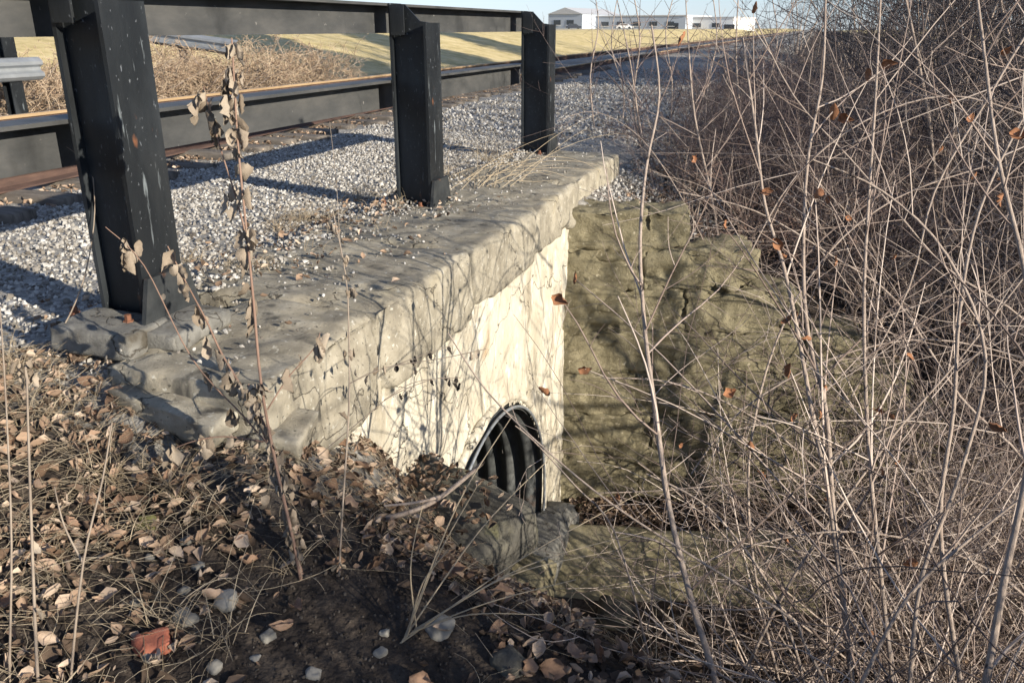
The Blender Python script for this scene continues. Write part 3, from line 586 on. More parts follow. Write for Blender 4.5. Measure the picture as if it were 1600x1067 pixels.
# single fallen leaves that stand out in front
LM = [mesh('fallen_leaf', V, [F], True) for V, F in LP]
rg = random.Random(21); cnt = 0
while cnt < 290:
    x, y = rg.uniform(-3.0, .5), rg.uniform(.95, 3.0)
    if not fg_ok(np.array([x]), np.array([y]))[0] or rg.random() < .8 * float(bare(np.array([x]), np.array([y]))[0]): continue
    o = obj('fallen_leaf', LM[cnt % 8], M['leafo'], None, (x, y, h1(x, y) + .022), (R(rg.gauss(0, 28)), R(rg.gauss(0, 28)), rg.uniform(0, 6.28))); s = rg.uniform(.045, .10); o.scale = (s, s * rg.uniform(.7, 1.15), s)
    tag(o, 'curled brown fallen leaf lying in the litter on the near bank', 'leaf', 'fallen leaves on the near bank'); cnt += 1
for (u, v, sz, lab) in [(715, 905, .10, 'broad tan fallen leaf on dark soil below the lichen block'), (200, 700, .10, 'large pinkish fallen leaf left below the coping corner'),
                        (640, 765, .09, 'broad orange brown leaf on top of the leaf mound'), (440, 1000, .09, 'pale leaf on bare soil beside the grey stone')]:
    d = at(u, v, 1) - np.array([0, 0, EYE]); t = 1.0
    while EYE + d[2] * t > h1(d[0] * t, d[1] * t): t += .01
    o = obj('fallen_leaf', LM[cnt % 8], M['leafo'], None, (d[0] * t, d[1] * t, EYE + d[2] * t + .03), (R(8), R(-10), cnt)); o.scale = (sz, sz, sz); tag(o, lab, 'leaf'); cnt += 1

# dry straw lying about and standing tufts
def blade(p, d, L, droop, n=5, r=.0015):
    pts = []; p = np.array(p, float); d = np.array(d, float)
    for k in range(n + 1): pts.append(p.copy()); p = p + d * L / n; d = d + np.array([0, 0, -droop / n]); d /= np.linalg.norm(d)
    return (np.array(pts), np.linspace(r, r * .35, n + 1))
ln = []; rg = random.Random(33)
for k in range(6000):
    x, y = rg.uniform(-3.3, .6), rg.uniform(.8, 3.0)
    if not fg_ok(np.array([x]), np.array([y]))[0] or rg.random() < 1.1 * float(bare(np.array([x]), np.array([y]))[0]) or rg.random() < (x + 1.9) * .6: continue
    a = rg.uniform(0, 6.28); L = rg.uniform(.06, .28); z = h1(x, y) + rg.uniform(.006, .03); w = rg.gauss(0, .5)
    pts = []; 
    for q in range(5):
        t = q / 4 * L; aa = a + w * q / 4; pts.append((x + t * math.cos(aa), y + t * math.sin(aa), 0))
    pts = np.array(pts); pts[:, 2] = H(pts[:, 0], pts[:, 1]) + rg.uniform(.006, .035) + np.array([0, .01, .014, .01, 0]); r = rg.uniform(.0005, .0016); ln.append((pts, np.linspace(r, r * .6, 5)))
tag(obj('straw_litter', tubes('straw_litter', ln, 3), M['straw']), 'dry grass stalks strewn over the near bank', 'straw', kind='stuff')
ln = []
def tuft(x, y, n, L, sp=.05):
    z = float(ontop(np.array([x]), np.array([y]))[0])
    for k in range(n):
        a = rg.uniform(0, 6.28); el = rg.uniform(.35, 1.3); d = (math.cos(a) * math.cos(el), math.sin(a) * math.cos(el), math.sin(el))
        ln.append(blade((x + rg.gauss(0, sp), y + rg.gauss(0, sp), z), d, rg.uniform(.5, 1) * L, rg.uniform(.8, 2.6), 5, rg.uniform(.0008, .0018)))
for (u, v, n, L) in [(465, 330, 120, .22), (440, 345, 70, .2), (520, 330, 60, .2), (330, 420, 60, .2), (300, 390, 40, .18), (390, 420, 50, .16), (20, 560, 60, .25), (60, 600, 70, .25), (560, 300, 60, .3), (700, 265, 60, .45), (760, 255, 60, .5)]:
    d = at(u, v, 1) - np.array([0, 0, EYE]); t = -EYE / d[2]; tuft(d[0] * t, d[1] * t, n, L)
for k in range(34):
    x, y = rg.uniform(-3.6, -1.3), rg.uniform(.9, 2.0)
    if fg_ok(np.array([x]), np.array([y]))[0]: tuft(x, y, 22, rg.uniform(.12, .3), .03)
for k in range(60): x, y = rg.uniform(-3.2, -2.4), rg.uniform(2.3, 6.5); tuft(x, y, 8, rg.uniform(.08, .18), .04)
for k in range(10): x, y = rg.uniform(-1.3, .5), rg.uniform(2.0, 2.7); tuft(x, y, 10, rg.uniform(.2, .45), .04)
for k in range(420): x, y = rg.uniform(-13.4, -10.8), rg.uniform(11, 34); tuft(x, y, 6, rg.uniform(.3, .7), .1)
tag(obj('dry_grass', tubes('dry_grass', ln, 3), M['straw']), 'dry straw coloured grass tufts along coping and bank', 'grass', kind='stuff')

# stones one can pick out in front
def ray_ground(u, v):
    d = at(u, v, 1) - np.array([0, 0, EYE]); t = .8
    while EYE + d[2] * t > h1(d[0] * t, d[1] * t) and t < 40: t += .01
    return Vector((d[0] * t, d[1] * t, EYE + d[2] * t)), t
for k, (u, v, px, mm, lab) in enumerate([(240, 1010, 50, 'redstone', 'red and white broken stone at the bottom left'), (352, 945, 34, 'stone', 'grey angular stone on bare soil left of the weed foot'),
        (290, 968, 30, 'stone', 'pale squarish stone between red stone and grey angular stone'), (225, 828, 34, 'mossstone', 'mossy yellow green stone among leaves left of the weed'),
        (292, 845, 18, 'stone', 'small round white pebble right of the mossy stone'), (237, 850, 16, 'stone', 'small pale pebble touching the mossy stone'), (236, 873, 15, 'stone', 'small grey pebble just below the mossy stone'),
        (310, 885, 17, 'stone', 'flat grey pebble in the litter below the white pebble'), (335, 1045, 22, 'stone', 'half buried pale stone at the bottom edge below the red stone'), (420, 995, 22, 'stone', 'pale chip of stone on the black soil'),
        (490, 1055, 22, 'stone', 'rounded stone at the bottom edge on black soil'), (595, 1020, 18, 'stone', 'upright pale chip on black soil centre bottom'), (600, 990, 14, 'stone', 'tiny grey chip above the upright pale chip'),
        (287, 925, 17, 'stone', 'grey pebble above the pale squarish stone'), (215, 943, 16, 'stone', 'pebble in straw left of the pale squarish stone'), (795, 1040, 46, 'mossy', 'dark flat stone at the bottom centre in shade'),
        (960, 965, 52, 'mossy', 'flat grey green stone at the brink above the creek'), (690, 985, 40, 'stone', 'long pale stone beside the radiating straw stems'), (233, 1028, 20, 'stone', 'white pebble tucked under the red stone'), (400, 1030, 14, 'stone', 'small chip left of the rounded bottom stone')]):
    p, t = ray_ground(u, v); s = px / FPX * t * 1.15
    m = rbox('loose_stone', (s, s * .8, s * .62), s * .22, s / 8, s * .25, tuple([1.6 / s] * 3), 200 + k, chip=s * .1)
    tag(obj('loose_stone', m, M[mm], None, p + Vector((0, 0, s * .10)), (R(rg.uniform(-15, 15)), R(rg.uniform(-15, 15)), rg.uniform(0, 6))), lab, 'stone')

# ------------------------------------------------------------------ plants
def wander(rg, p, d, L, n, wob, up):
    pts = [p]; d = d.normalized(); k = Vector((rg.gauss(0, 1), rg.gauss(0, 1), rg.gauss(0, .6))) * wob
    for q in range(n):
        k = k * .75 + Vector((rg.gauss(0, 1), rg.gauss(0, 1), rg.gauss(0, .6))) * wob * .6
        d = (d + (k + Vector((0, 0, up))) / n).normalized(); p = p + d * (L / n); pts.append(p)
    return pts
def side_dir(rg, d, ang):
    a = Vector((rg.gauss(0, 1), rg.gauss(0, 1), rg.gauss(0, 1))); a = (a - d * a.dot(d)).normalized()
    return d * math.cos(ang) + a * math.sin(ang)
def branch(acc, rg, pts, r0, r1, level, maxl, dens, ratio=(.3, .6), t0=.2, wob=.5, up=.15, rmin=.0012):
    n = len(pts); acc[level].append((np.array([tuple(p) for p in pts]), np.linspace(r0, r1, n)))
    if level >= maxl: return
    L = sum((pts[k + 1] - pts[k]).length for k in range(n - 1)); num = L * dens[level]
    num = int(num) + (rg.random() < num - int(num))
    for c in range(num):
        t = rg.uniform(t0, .97); f = t * (n - 1); k = min(int(f), n - 2); p = pts[k].lerp(pts[k + 1], f - k); d = (pts[k + 1] - pts[k]).normalized()
        rr_ = (r0 + (r1 - r0) * t) * .6; Lc = L * rg.uniform(*ratio) * (1.15 - .6 * t)
        cp_ = wander(rg, p, side_dir(rg, d, R(rg.uniform(25, 65))), Lc, 5 if level else 6, wob, up)
        branch(acc, rg, cp_, max(rr_, rmin), max(rr_ * .35, rmin * .7), level + 1, maxl, dens, ratio, .15, wob, up, rmin)
def stem_meshes(accs):
    return (tubes('stem', accs[0], 5), tubes('twigs', sum(accs[1:], []), 3) if sum(len(a) for a in accs[1:]) else None)
def make_shrub(name, seed, nst, hgt, spread, dens, r, label, group, tw='twig', wob=.5, up=.25, maxl=3, rmin=.0014):
    rg = random.Random(seed); root = thing(name, label, 'shrub', (0, 0, 0), group)
    for k in range(nst):
        acc = [[] for _ in range(maxl + 1)]; a = rg.uniform(0, 6.28); el = rg.uniform(*spread); d = Vector((math.cos(a) * math.sin(el), math.sin(a) * math.sin(el), math.cos(el)))
        pts = wander(rg, Vector((rg.gauss(0, .08), rg.gauss(0, .08), -.08)), d, hgt * rg.uniform(.65, 1.1), 14, wob, up)
        rr_ = r * rg.uniform(.6, 1.1); branch(acc, rg, pts, rr_, rr_ * .25, 0, maxl, dens, wob=wob * 1.3, up=up, rmin=rmin)
        ms, mt = stem_meshes(acc); s_ = obj('stem', ms, M['bark'], root)
        if mt: tag(obj('twigs', mt, M[tw], s_), kind='stuff')
    return root
G1 = 'bare shrubs of the thicket by the creek'; G2 = 'fine twigged shrubs behind the wing wall'
protos = [make_shrub('bare_shrub', 300 + k, 6, 3.3, (.05, .6), (3.2, 3.2, 1.3), .014, 'tall bare grey brown shrub in the tangled thicket right of the culvert', G1, 'twig', 1.5, .25, rmin=.0018) for k in range(5)]
arch = [make_shrub('arching_shrub', 350 + k, 7, 2.6, (.3, 1.0), (3.0, 3.0, 1.2), .011, 'bare shrub of arching crossed canes in the thicket right of the culvert', 'arching shrubs of the thicket by the creek', 'twig', 1.8, -.45, rmin=.0018) for k in range(4)]
fines = [make_shrub('fine_shrub', 400 + k, 8, 2.0, (.1, .8), (5.5, 6.0, 3.2), .009, 'low shrub of fine reddish brown twigs behind the wing wall', G2, 'finetwig', 1.0, .1, rmin=.0026) for k in range(4)]
rg = random.Random(77)
def put(proto, first, x, y, s):
    o = proto if first else copy_tree(proto); o.location = (x, y, h1(x, y)); o.rotation_euler = (0, 0, rg.uniform(0, 6.28)); o.scale = (s, s, s * rg.uniform(.9, 1.1)); return o
spots = [(.9, 4.6, 1.0), (1.25, 6.6, 1.1), (2.0, 6.9, 1.1), (.8, 7.6, .9), (1.6, 8.2, 1.0), (2.4, 8.6, 1.1), (.85, 3.4, .9), (1.2, 4.1, 1.0), (1.9, 4.9, 1.1), (2.7, 7.4, 1.1),
         (3.2, 9.5, 1.1), (2.2, 10.2, 1.0), (1.2, 10.0, .8), (3.6, 11.5, 1.15), (2.7, 12.8, 1.1), (1.5, 13.0, .8), (4.2, 14.5, 1.2), (3, 16, 1.1), (.95, 2.7, .75), (5.2, 17, 1.2), (1.8, 17, .8), (3.8, 20, 1.2), (.2, 15.5, .7), (.6, 19, .9), (-.3, 22, .9), (2.2, 23, 1.1), (5.5, 24, 1.3), (-1.0, 28, 1.0), (1.0, 32, 1.2), (4, 34, 1.3),
         (1.45, 7.2, 1.1), (2.1, 7.8, 1.1), (1.9, 9.3, 1.1), (2.8, 10.9, 1.1), (2.0, 11.9, 1.0), (3.3, 8.3, 1.2), (1.6, 4.4, 1.0)]
for k, (x, y, s) in enumerate(spots): put(protos[k % 5], k < 5, x, y, s)
asp = [(.55, 3.0, .7), (.75, 3.9, .85), (.45, 4.4, .85), (1.4, 6.1, 1.05), (1.1, 7.4, 1.0), (1.9, 7.4, 1.1), (.7, 8.4, .9), (1.5, 9.0, 1.0), (2.5, 9.4, 1.1), (1.0, 3.2, .8), (.4, 2.5, .55), (1.3, 3.7, .9), (-.5, 7.6, .6), (.7, 2.2, .55), (2.3, 5.2, 1.1), (2.9, 8.0, 1.1), (1.7, 10.6, 1.0), (1.3, 4.8, .95), (1.6, 5.7, 1.05), (1.0, 4.2, .85), (1.9, 6.5, 1.1), (1.2, 5.8, .95), (2.2, 7.2, 1.1), (.95, 2.9, .7), (1.5, 3.9, .95), (2.4, 8.8, 1.15), (1.3, 8.4, 1.0)]
for k, (x, y, s) in enumerate(asp): put(arch[k % 4], k < 4, x, y, s)
fs = [(-.9, 8.6, .8), (-.4, 8.1, .8), (.1, 8.6, .95), (-.6, 9.6, .85), (.3, 9.8, 1.0), (-1.0, 10.8, .75), (-.1, 11.2, 1.0), (.9, 11.5, 1.0), (-.8, 12.6, .85), (.3, 13, 1.0), (1.6, 9.2, 1.1), (.6, 7.7, .9), (1.3, 7.6, 1.0), (-.5, 14.6, .9), (.9, 15.2, 1.1), (-1.2, 16.5, .8), (.2, 18, 1.0), (-1.0, 20, .9), (2.5, 11.3, 1.1), (3.4, 13.4, 1.2), (2.3, 14.8, 1.1), (-1.7, 24, .9), (1.9, 20, 1.1),
      (.9, 9.0, 1.1), (1.5, 10.1, 1.2), (2.2, 9.3, 1.2), (.7, 10.6, 1.1), (1.7, 11.4, 1.2), (.0, 12.3, 1.0), (1.2, 13.8, 1.2), (2.9, 12, 1.3), (2.0, 8.0, 1.1), (2.7, 9.9, 1.2), (-.2, 9.1, .9), (-.9, 7.9, .65)]
for k, (x, y, s) in enumerate(fs): put(fines[k % 4], k < 4, x, y, s)
back = [make_shrub('tall_thicket_shrub', 450 + k, 6, 4.6, (.03, .4), (2.2, 2.8, 2.4), .022, 'tall shrub with twigs in shade colour at the back of the thicket, against the sky', 'shade coloured shrubs at the back of the thicket', 'shadetwig', .8, .35, rmin=.0035) for k in range(3)]
bs = [(1.5, 9.6, .75), (1.2, 11.4, .8), (1.8, 12.2, .9), (1.0, 14.2, .85), (2.6, 14, 1.0), (1.6, 18.5, .9), (2.0, 8.8, .8), (2.8, 9.2, 1.0), (2.4, 10.6, .95), (3.3, 11.0, 1.1), (3.1, 12.6, 1.05), (2.0, 13.2, .8), (4.0, 13.4, 1.1), (3.3, 15.2, 1.1), (2.3, 16.5, .9), (4.6, 17.0, 1.2), (3.4, 19, 1.1), (5.4, 21, 1.3), (2.6, 22, 1.0), (4.2, 24, 1.2), (1.4, 25, .8), (6.4, 27, 1.4), (3.0, 29, 1.1), (5.0, 32, 1.4), (7.5, 34, 1.5), (1.0, 36, 1.0), (4.0, 40, 1.4), (9, 42, 1.6), (6, 48, 1.8), (11, 50, 2), (2, 52, 1.6), (13, 60, 2.2), (7, 62, 2), (-1, 60, 1.6), (17, 75, 2.5), (10, 80, 2.4), (4, 85, 2.2), (22, 95, 3), (14, 100, 3)]
for k, (x, y, s) in enumerate(bs): put(back[k % 3], k < 3, x, y, s * 1.25)
reds = [make_shrub('red_twig_shrub', 430 + k, 9, 1.7, (.15, 1.0), (6.5, 6.5, 3.2), .008, 'shrub of fine red brown twigs coloured as sunlit beside the gravel past the coping end', 'red brown shrubs beside the gravel', 'sunredtwig', 1.3, .0, rmin=.0024) for k in range(3)]
for k, (x, y, s) in enumerate([(-1.15, 8.9, .6), (-.75, 8.3, .65), (-.35, 8.9, .8), (-.95, 9.7, .7), (-.45, 10.2, .9), (-1.2, 11.2, .75), (-.7, 11.8, .95), (.0, 9.6, .95), (.15, 8.2, .85), (-.15, 7.6, .7), (-1.3, 13.0, .8), (-.9, 14.5, .95), (-1.5, 16, .85), (-.3, 12.9, 1.0), (.5, 8.8, .95), (.5, 10.9, 1.1)]): put(reds[k % 3], k < 3, x, y, s)
# thicket carrying on to the right of the frame
off = [(3.9, 7.2, 1.2), (4.8, 8.3, 1.2), (5.3, 9.8, 1.3), (4.4, 10.2, 1.2), (6.0, 11.6, 1.3), (6.8, 9.8, 1.3), (5.6, 7.2, 1.2), (6.6, 13.5, 1.3), (7.5, 15, 1.3), (7.8, 12, 1.3), (8.5, 18, 1.4), (4.0, 8.8, 1.2), (3.6, 10.2, 1.2)]
for k, (x, y, s) in enumerate(off): o = put(protos[k % 5], False, x, y, s); o['label'] = 'bare shrub of the thicket out of frame to the right'; o['group'] = 'shrubs right of the frame'
# brush on the far side of the track, left
tanb = [make_shrub('tan_shrub', 500 + k, 9, 1.25, (.2, 1.1), (8, 9, 5), .009, 'tan dry brush growing beyond the far rail, left', 'tan brush across the track', 'tan', 1.2, .0, rmin=.0042) for k in range(3)]
rg = random.Random(78); k = 0
for y in np.arange(9.5, 21.5, .62):
    for x in (-11.2, -12.0, -12.9, -13.8, -14.8):
        yy = y + rg.uniform(-.3, .3) + (-11.2 - x) * .9
        if yy > 19.0 - (-11 - x) * .2: continue
        put(tanb[k % 3], k < 3, x + rg.uniform(-.3, .3), yy, rg.uniform(1.1, 1.6)); k += 1

# tangle of canes low in the creek
rg = random.Random(90); ln = []
for k in range(2000):
    x, y = rg.uniform(-.35, 2.6), rg.uniform(2.0, 7.6)
    if x < -.1 and y > 4.3: continue
    if x < .12 * y - .55 or (x < .75 - .1 * (y - 3) and y < 5.2 and rg.random() < .75): continue
    p = Vector((x, y, h1(x, y) + rg.uniform(0, .8))); a = rg.uniform(0, 6.28); el = rg.uniform(-.1, 1.3)
    pts = wander(rg, p, Vector((math.cos(a) * math.cos(el), math.sin(a) * math.cos(el), math.sin(el))), rg.uniform(.4, 1.5), 8, 1.1, -.25)
    r = rg.uniform(.0016, .0042); ln.append((np.array([tuple(q) for q in pts]), np.linspace(r, r * .4, 9)))
tag(obj('cane_tangle', tubes('cane_tangle', ln, 3), M['twig']), 'low tangle of thin bare canes filling the creek bed right', 'brush', kind='stuff')

# saplings one can follow in the photograph
def smooth_line(P, n=6):
    P = [np.array(p, float) for p in P]; out = []; m = len(P)
    for k in range(m - 1):
        p0, p1, p2, p3 = P[max(k - 1, 0)], P[k], P[k + 1], P[min(k + 2, m - 1)]
        for q in range(n):
            t = q / n; out.append(.5 * ((2 * p1) + (p2 - p0) * t + (2 * p0 - 5 * p1 + 4 * p2 - p3) * t * t + (3 * p1 - p0 - 3 * p2 + p3) * t ** 3))
    out.append(P[-1]); return out
def rooted(pl, D, dtop=None):
    m = len(pl); P = [at(u, v, D + (0 if dtop is None else (dtop - D) * k / (m - 1))) for k, (u, v) in enumerate(pl)]
    p, d = P[0], P[0] - P[1]; d = d / np.linalg.norm(d); d = d * .5 + np.array([0, 0, -.5]); k = 0; base = []
    while p[2] > h1(p[0], p[1]) - .05 and k < 40: p = p + d * .12; base.insert(0, p.copy()); k += 1
    return smooth_line(base[::3] + P, 4)
sap_leaf = [mesh('leaf', V, [F], True) for V, F in LP[:4]]
def sapling(name, label, pl, D, r0, r1, seed, dens=(4.5, 4, 3), dtop=None, leaves=0, lm='orange', ratio=(.18, .42), maxl=2, cat='sapling', tw='twig', extra=()):
    rg = random.Random(seed); L = rooted(pl, D, dtop); b = L[0]; root = thing(name, label, cat, tuple(b))
    lines = [(L, r0, r1)]
    for (pl2, D2, ra, rb) in extra: lines.append((smooth_line([at(u, v, D2) for u, v in pl2], 4), ra, rb))
    for (L_, a_, b_) in lines:
        pts = [Vector(p - b) for p in L_]; acc = [[] for _ in range(maxl + 1)]
        branch(acc, rg, pts, a_, b_, 0, maxl, dens, ratio, .12, .45, .12)
        ms, mt = stem_meshes(acc); s_ = obj('stem', ms, M['bark'], root)
        if mt: tag(obj('twigs', mt, M[tw], s_), kind='stuff')
        tips = [q[0][-1] for q in acc[1]] + [q[0][2] for q in acc[1]]
        rg.shuffle(tips)
        for t in tips[:leaves]:
            o = obj('leaf', sap_leaf[rg.randrange(4)], M[lm], root, tuple(t), (R(rg.gauss(70, 30)), R(rg.gauss(0, 40)), rg.uniform(0, 6.28))); s = rg.uniform(.035, .07); o.scale = (s, s, s)
    return root
sapling('sapling', 'slender pale sapling leaning left in front of the wing wall', [(1118, 1067), (1078, 930), (1045, 790), (1025, 650), (1008, 520), (1000, 380), (1010, 260), (1030, 150), (1018, 40)], 2.6, .0125, .003, 1, dtop=3.0, leaves=2)
sapling('sapling', 'forked sapling with orange leaves right of the pale slender one', [(1330, 1060), (1312, 900), (1292, 760), (1268, 640), (1250, 540), (1225, 420), (1195, 320), (1180, 200), (1160, 60)], 3.1, .017, .004, 2, leaves=12,
        extra=[([(1312, 900), (1300, 780), (1290, 640), (1262, 520), (1255, 400), (1262, 250), (1285, 120), (1290, -20)], 3.12, .011, .004)])
sapling('sapling', 'straight tall sapling with orange leaves at the thicket front', [(1392, 1045), (1376, 900), (1360, 740), (1352, 600), (1350, 450), (1358, 300), (1368, 150), (1376, -10)], 3.0, .013, .004, 3, leaves=11)
sapling('sapling', 'grey sapling bending right near the bottom right corner', [(1500, 1067), (1475, 900), (1470, 780), (1490, 640), (1500, 480), (1530, 330), (1590, 200), (1640, 120)], 2.7, .012, .003, 4, leaves=7)
sapling('sapling', 'thick dark stemmed sapling at the right edge', [(1540, 1067), (1570, 900), (1600, 760), (1620, 600), (1600, 420), (1560, 250), (1535, 60), (1520, -60)], 2.3, .014, .003, 5, leaves=5)
sapling('sapling', 'thin sapling arching over the creek slab', [(1250, 1040), (1210, 930), (1150, 840), (1090, 780), (1010, 740)], 2.9, .009, .003, 6)
sapling('sapling', 'long diagonal sapling slanting up left across the thicket', [(1600, 720), (1500, 620), (1400, 470), (1300, 400), (1180, 330), (1060, 300)], 3.4, .012, .003, 7, leaves=7)
sapling('sapling', 'pale sapling slanting from right edge towards the top', [(1600, 500), (1480, 420), (1400, 330), (1330, 250), (1240, 150), (1180, 30)], 4.0, .012, .003, 8)
sapling('sapling', 'whip like sapling rising behind the wing wall top', [(1130, 420), (1110, 300), (1085, 180), (1075, 60), (1070, -30)], 7.4, .014, .004, 9)
sapling('sapling', 'thin whip standing left of the whip behind the wing wall', [(1030, 330), (1000, 200), (985, 100), (960, -20)], 8.4, .014, .004, 10, tw='finetwig')
sapling('sapling', 'arching cane bending left over the coping end', [(1110, 400), (1060, 300), (1000, 215), (930, 175), (870, 190)], 7.0, .010, .002, 11, tw='finetwig', dens=(7, 4, 3))
sapling('sapling', 'leaning whip against the building on the skyline', [(1010, 280), (990, 160), (1000, 60), (985, -30)], 9.5, .016, .005, 12, tw='finetwig')
sapling('sapling', 'upright sapling before the white building', [(1175, 330), (1160, 200), (1150, 90), (1155, -30)], 9.0, .018, .006, 13, tw='finetwig')
sapling('sapling', 'low cane slanting down right in front of the culvert', [(1235, 965), (1100, 880), (960, 790), (850, 700), (760, 610), (700, 520)], 2.5, .0065, .002, 14, dens=(1.2, 2, 2))
sapling('sapling', 'thin bent cane crossing the culvert mouth', [(1010, 1010), (960, 830), (900, 760), (835, 690), (805, 665)], 2.9, .005, .002, 15, dens=(1.5, 2, 2))
sapling('sapling', 'horizontal cane along the foot of the wing wall', [(1560, 760), (1400, 730), (1250, 745), (1050, 765), (930, 770)], 4.2, .008, .003, 16, dens=(4, 3, 2))
for pl, D, r0, sd_, lab in [([(1420, 1080), (1440, 900), (1500, 740), (1540, 560), (1480, 400), (1380, 300), (1270, 250)], 2.6, .010, 20, 'bare stem bowing right and back left between bent grey and straight saplings'),
        ([(1460, 1080), (1400, 900), (1300, 760), (1190, 660), (1060, 600), (940, 590)], 3.5, .009, 21, 'long cane arching left across the face of the wing wall'),
        ([(1600, 930), (1480, 860), (1330, 830), (1180, 850), (1050, 900)], 3.0, .008, 22, 'low cane sweeping left from the right edge above the creek'),
        ([(1220, 1080), (1180, 900), (1170, 720), (1210, 540), (1290, 400), (1400, 310), (1540, 260)], 3.6, .011, 23, 'weathered stem arching up to the right across the thicket'),
        ([(1600, 560), (1450, 530), (1300, 560), (1160, 640), (1080, 740)], 3.3, .007, 24, 'drooping cane falling left before the wing wall end'),
        ([(1340, 1080), (1420, 930), (1530, 830), (1620, 760)], 2.4, .009, 25, 'cane leaning hard right at the lower right corner'),
        ([(1150, 1080), (1240, 900), (1380, 700), (1500, 560), (1610, 420)], 3.2, .010, 26, 'straight cane slanting up right through the thicket'),
        ([(1600, 180), (1480, 150), (1350, 190), (1240, 280), (1170, 400)], 3.8, .009, 27, 'high cane arching down left from the right edge'),
        ([(1600, 60), (1540, 160), (1460, 300), (1420, 450), (1330, 620)], 3.0, .010, 28, 'hanging stem slanting down left from the upper right corner')]:
    sapling('sapling', lab, pl, D, r0, .003, sd_, dens=(4.5, 4, 3), leaves=2)

for pl, D, sd_, lab in [([(930, 215), (922, 120), (935, 40), (925, -30)], 11, 30, 'leftmost thin whip rising past the third post before the skyline'), ([(1045, 230), (1050, 130), (1040, 50), (1060, -30)], 10.5, 31, 'thin whip before the long low building'),
        ([(1100, 250), (1105, 140), (1120, 60), (1110, -30)], 10, 32, 'thin whip before the gap between the buildings'), ([(1210, 260), (1200, 150), (1215, 60), (1200, -30)], 9.5, 33, 'dark whip right of the white building'), ([(965, 240), (975, 150), (955, 70), (970, -30)], 12, 34, 'crooked whip before the gabled building')]:
    sapling('sapling', lab, pl, D, .013, .005, sd_, tw='finetwig', dens=(6, 5, 3))
# withered weeds in front
def weed(name, label, stems, seed, D, leafn, lsize=(.03, .06), lm='weedleaf', r=.0045, dt=None, sm='greystem'):
    rg = random.Random(seed); root = None; Ls = []
    D = ray_ground(*stems[0][0][0])[1] if stems[0][0][0][1] < 1100 else D; dt = D
    for k, (pl, rr, nl) in enumerate(stems):
        L = rooted(pl, D, dt) if k == 0 else smooth_line([at(u, v, D + .02 * k) for u, v in pl], 5); Ls.append((L, rr, nl))
    b = Ls[0][0][0]; root = thing(name, label, 'weed', tuple(b))
    for L, rr, nl in Ls:
        pts = np.array(L) - b; s_ = obj('stem', tubes('stem', [(pts, np.linspace(rr, rr * .45, len(pts)))], 6), M[sm], root)
        for q in range(nl):
            t = rg.uniform(.18, 1) if rg.random() < .8 else rg.uniform(.8, 1); p = pts[min(int(t * (len(pts) - 1)), len(pts) - 1)]; s = rg.uniform(*lsize)
            o = obj('leaf', LM[rg.choice((1, 3, 4, 5, 7))], M[lm], s_, (p[0] + rg.gauss(0, .012), p[1] + rg.gauss(0, .012), p[2] - s * .35), (R(rg.gauss(0, 35)), R(rg.choice((-1, 1)) * rg.uniform(50, 100)), rg.uniform(0, 6.28))); o.scale = (s, s * rg.uniform(.7, 1.1), s)
    return root
weed('withered_weed', 'tall withered weed with reddish stems and curled grey leaves before the coping',
     [([(470, 905), (455, 830), (430, 720), (408, 600), (396, 470), (385, 360), (372, 230), (366, 130), (362, 60)], .0062, 62),
      ([(474, 905), (448, 800), (424, 690), (402, 640), (388, 600)], .005, 40), ([(392, 400), (372, 320), (350, 250), (332, 190), (318, 135)], .0035, 16),
      ([(418, 690), (380, 610), (345, 550), (322, 500), (290, 440), (262, 385)], .0045, 16), ([(424, 700), (380, 650), (300, 560), (225, 415), (165, 355)], .003, 9),
      ([(418, 640), (450, 590), (490, 545), (500, 520)], .003, 8), ([(412, 690), (350, 682), (300, 690), (262, 705)], .003, 8)], 41, 2.02, 60, (.05, .09), dt=2.05, sm='weedstem')
weed('withered_weed', 'second withered weed with small curled leaves against the coping edge', [([(530, 900), (535, 800), (545, 640), (545, 520), (540, 430), (520, 330)], .004, 34), ([(545, 600), (600, 575), (690, 560), (760, 545)], .0022, 6)], 42, 2.5, 30, (.025, .045))
weed('withered_weed', 'thin cane with black curled leaves in front of the bright headwall', [([(480, 730), (560, 660), (640, 600), (720, 590)], .0025, 0), ([(600, 625), (640, 605), (690, 590), (715, 600)], .002, 9), ([(620, 570), (660, 555), (705, 540)], .002, 5)], 43, 2.6, 14, (.03, .045), 'darkleaf')
weed('withered_weed', 'brown stalk with a dried flower head at the left edge', [([(60, 1075), (52, 900), (45, 700), (42, 590)], .005, 2), ([(44, 600), (40, 575), (50, 560)], .005, 9)], 44, 1.75, 9, (.03, .05))
weed('withered_weed', 'bare forked grey stalk left of the first post', [([(110, 1070), (130, 880), (160, 750), (175, 660)], .004, 0), ([(130, 880), (100, 820), (85, 760)], .003, 0)], 45, 1.8, 0)
weed('withered_weed', 'thin pale stalk at the far left edge', [([(15, 1070), (18, 850), (10, 640), (0, 480)], .0035, 0)], 46, 1.65, 0)
weed('withered_weed', 'small forked twig in front of the first post', [([(70, 560), (110, 490), (135, 420), (148, 330), (140, 240), (125, 205)], .0035, 0), ([(143, 265), (118, 240), (104, 230)], .002, 0), ([(145, 260), (160, 225), (160, 210), (150, 208)], .002, 0)], 47, 2.05, 0)
weed('withered_weed', 'thin dead stem standing on the gravel left of the second post', [([(535, 430), (530, 360), (525, 280), (515, 190)], .0025, 3)], 48, 3.6, 3, (.02, .035))
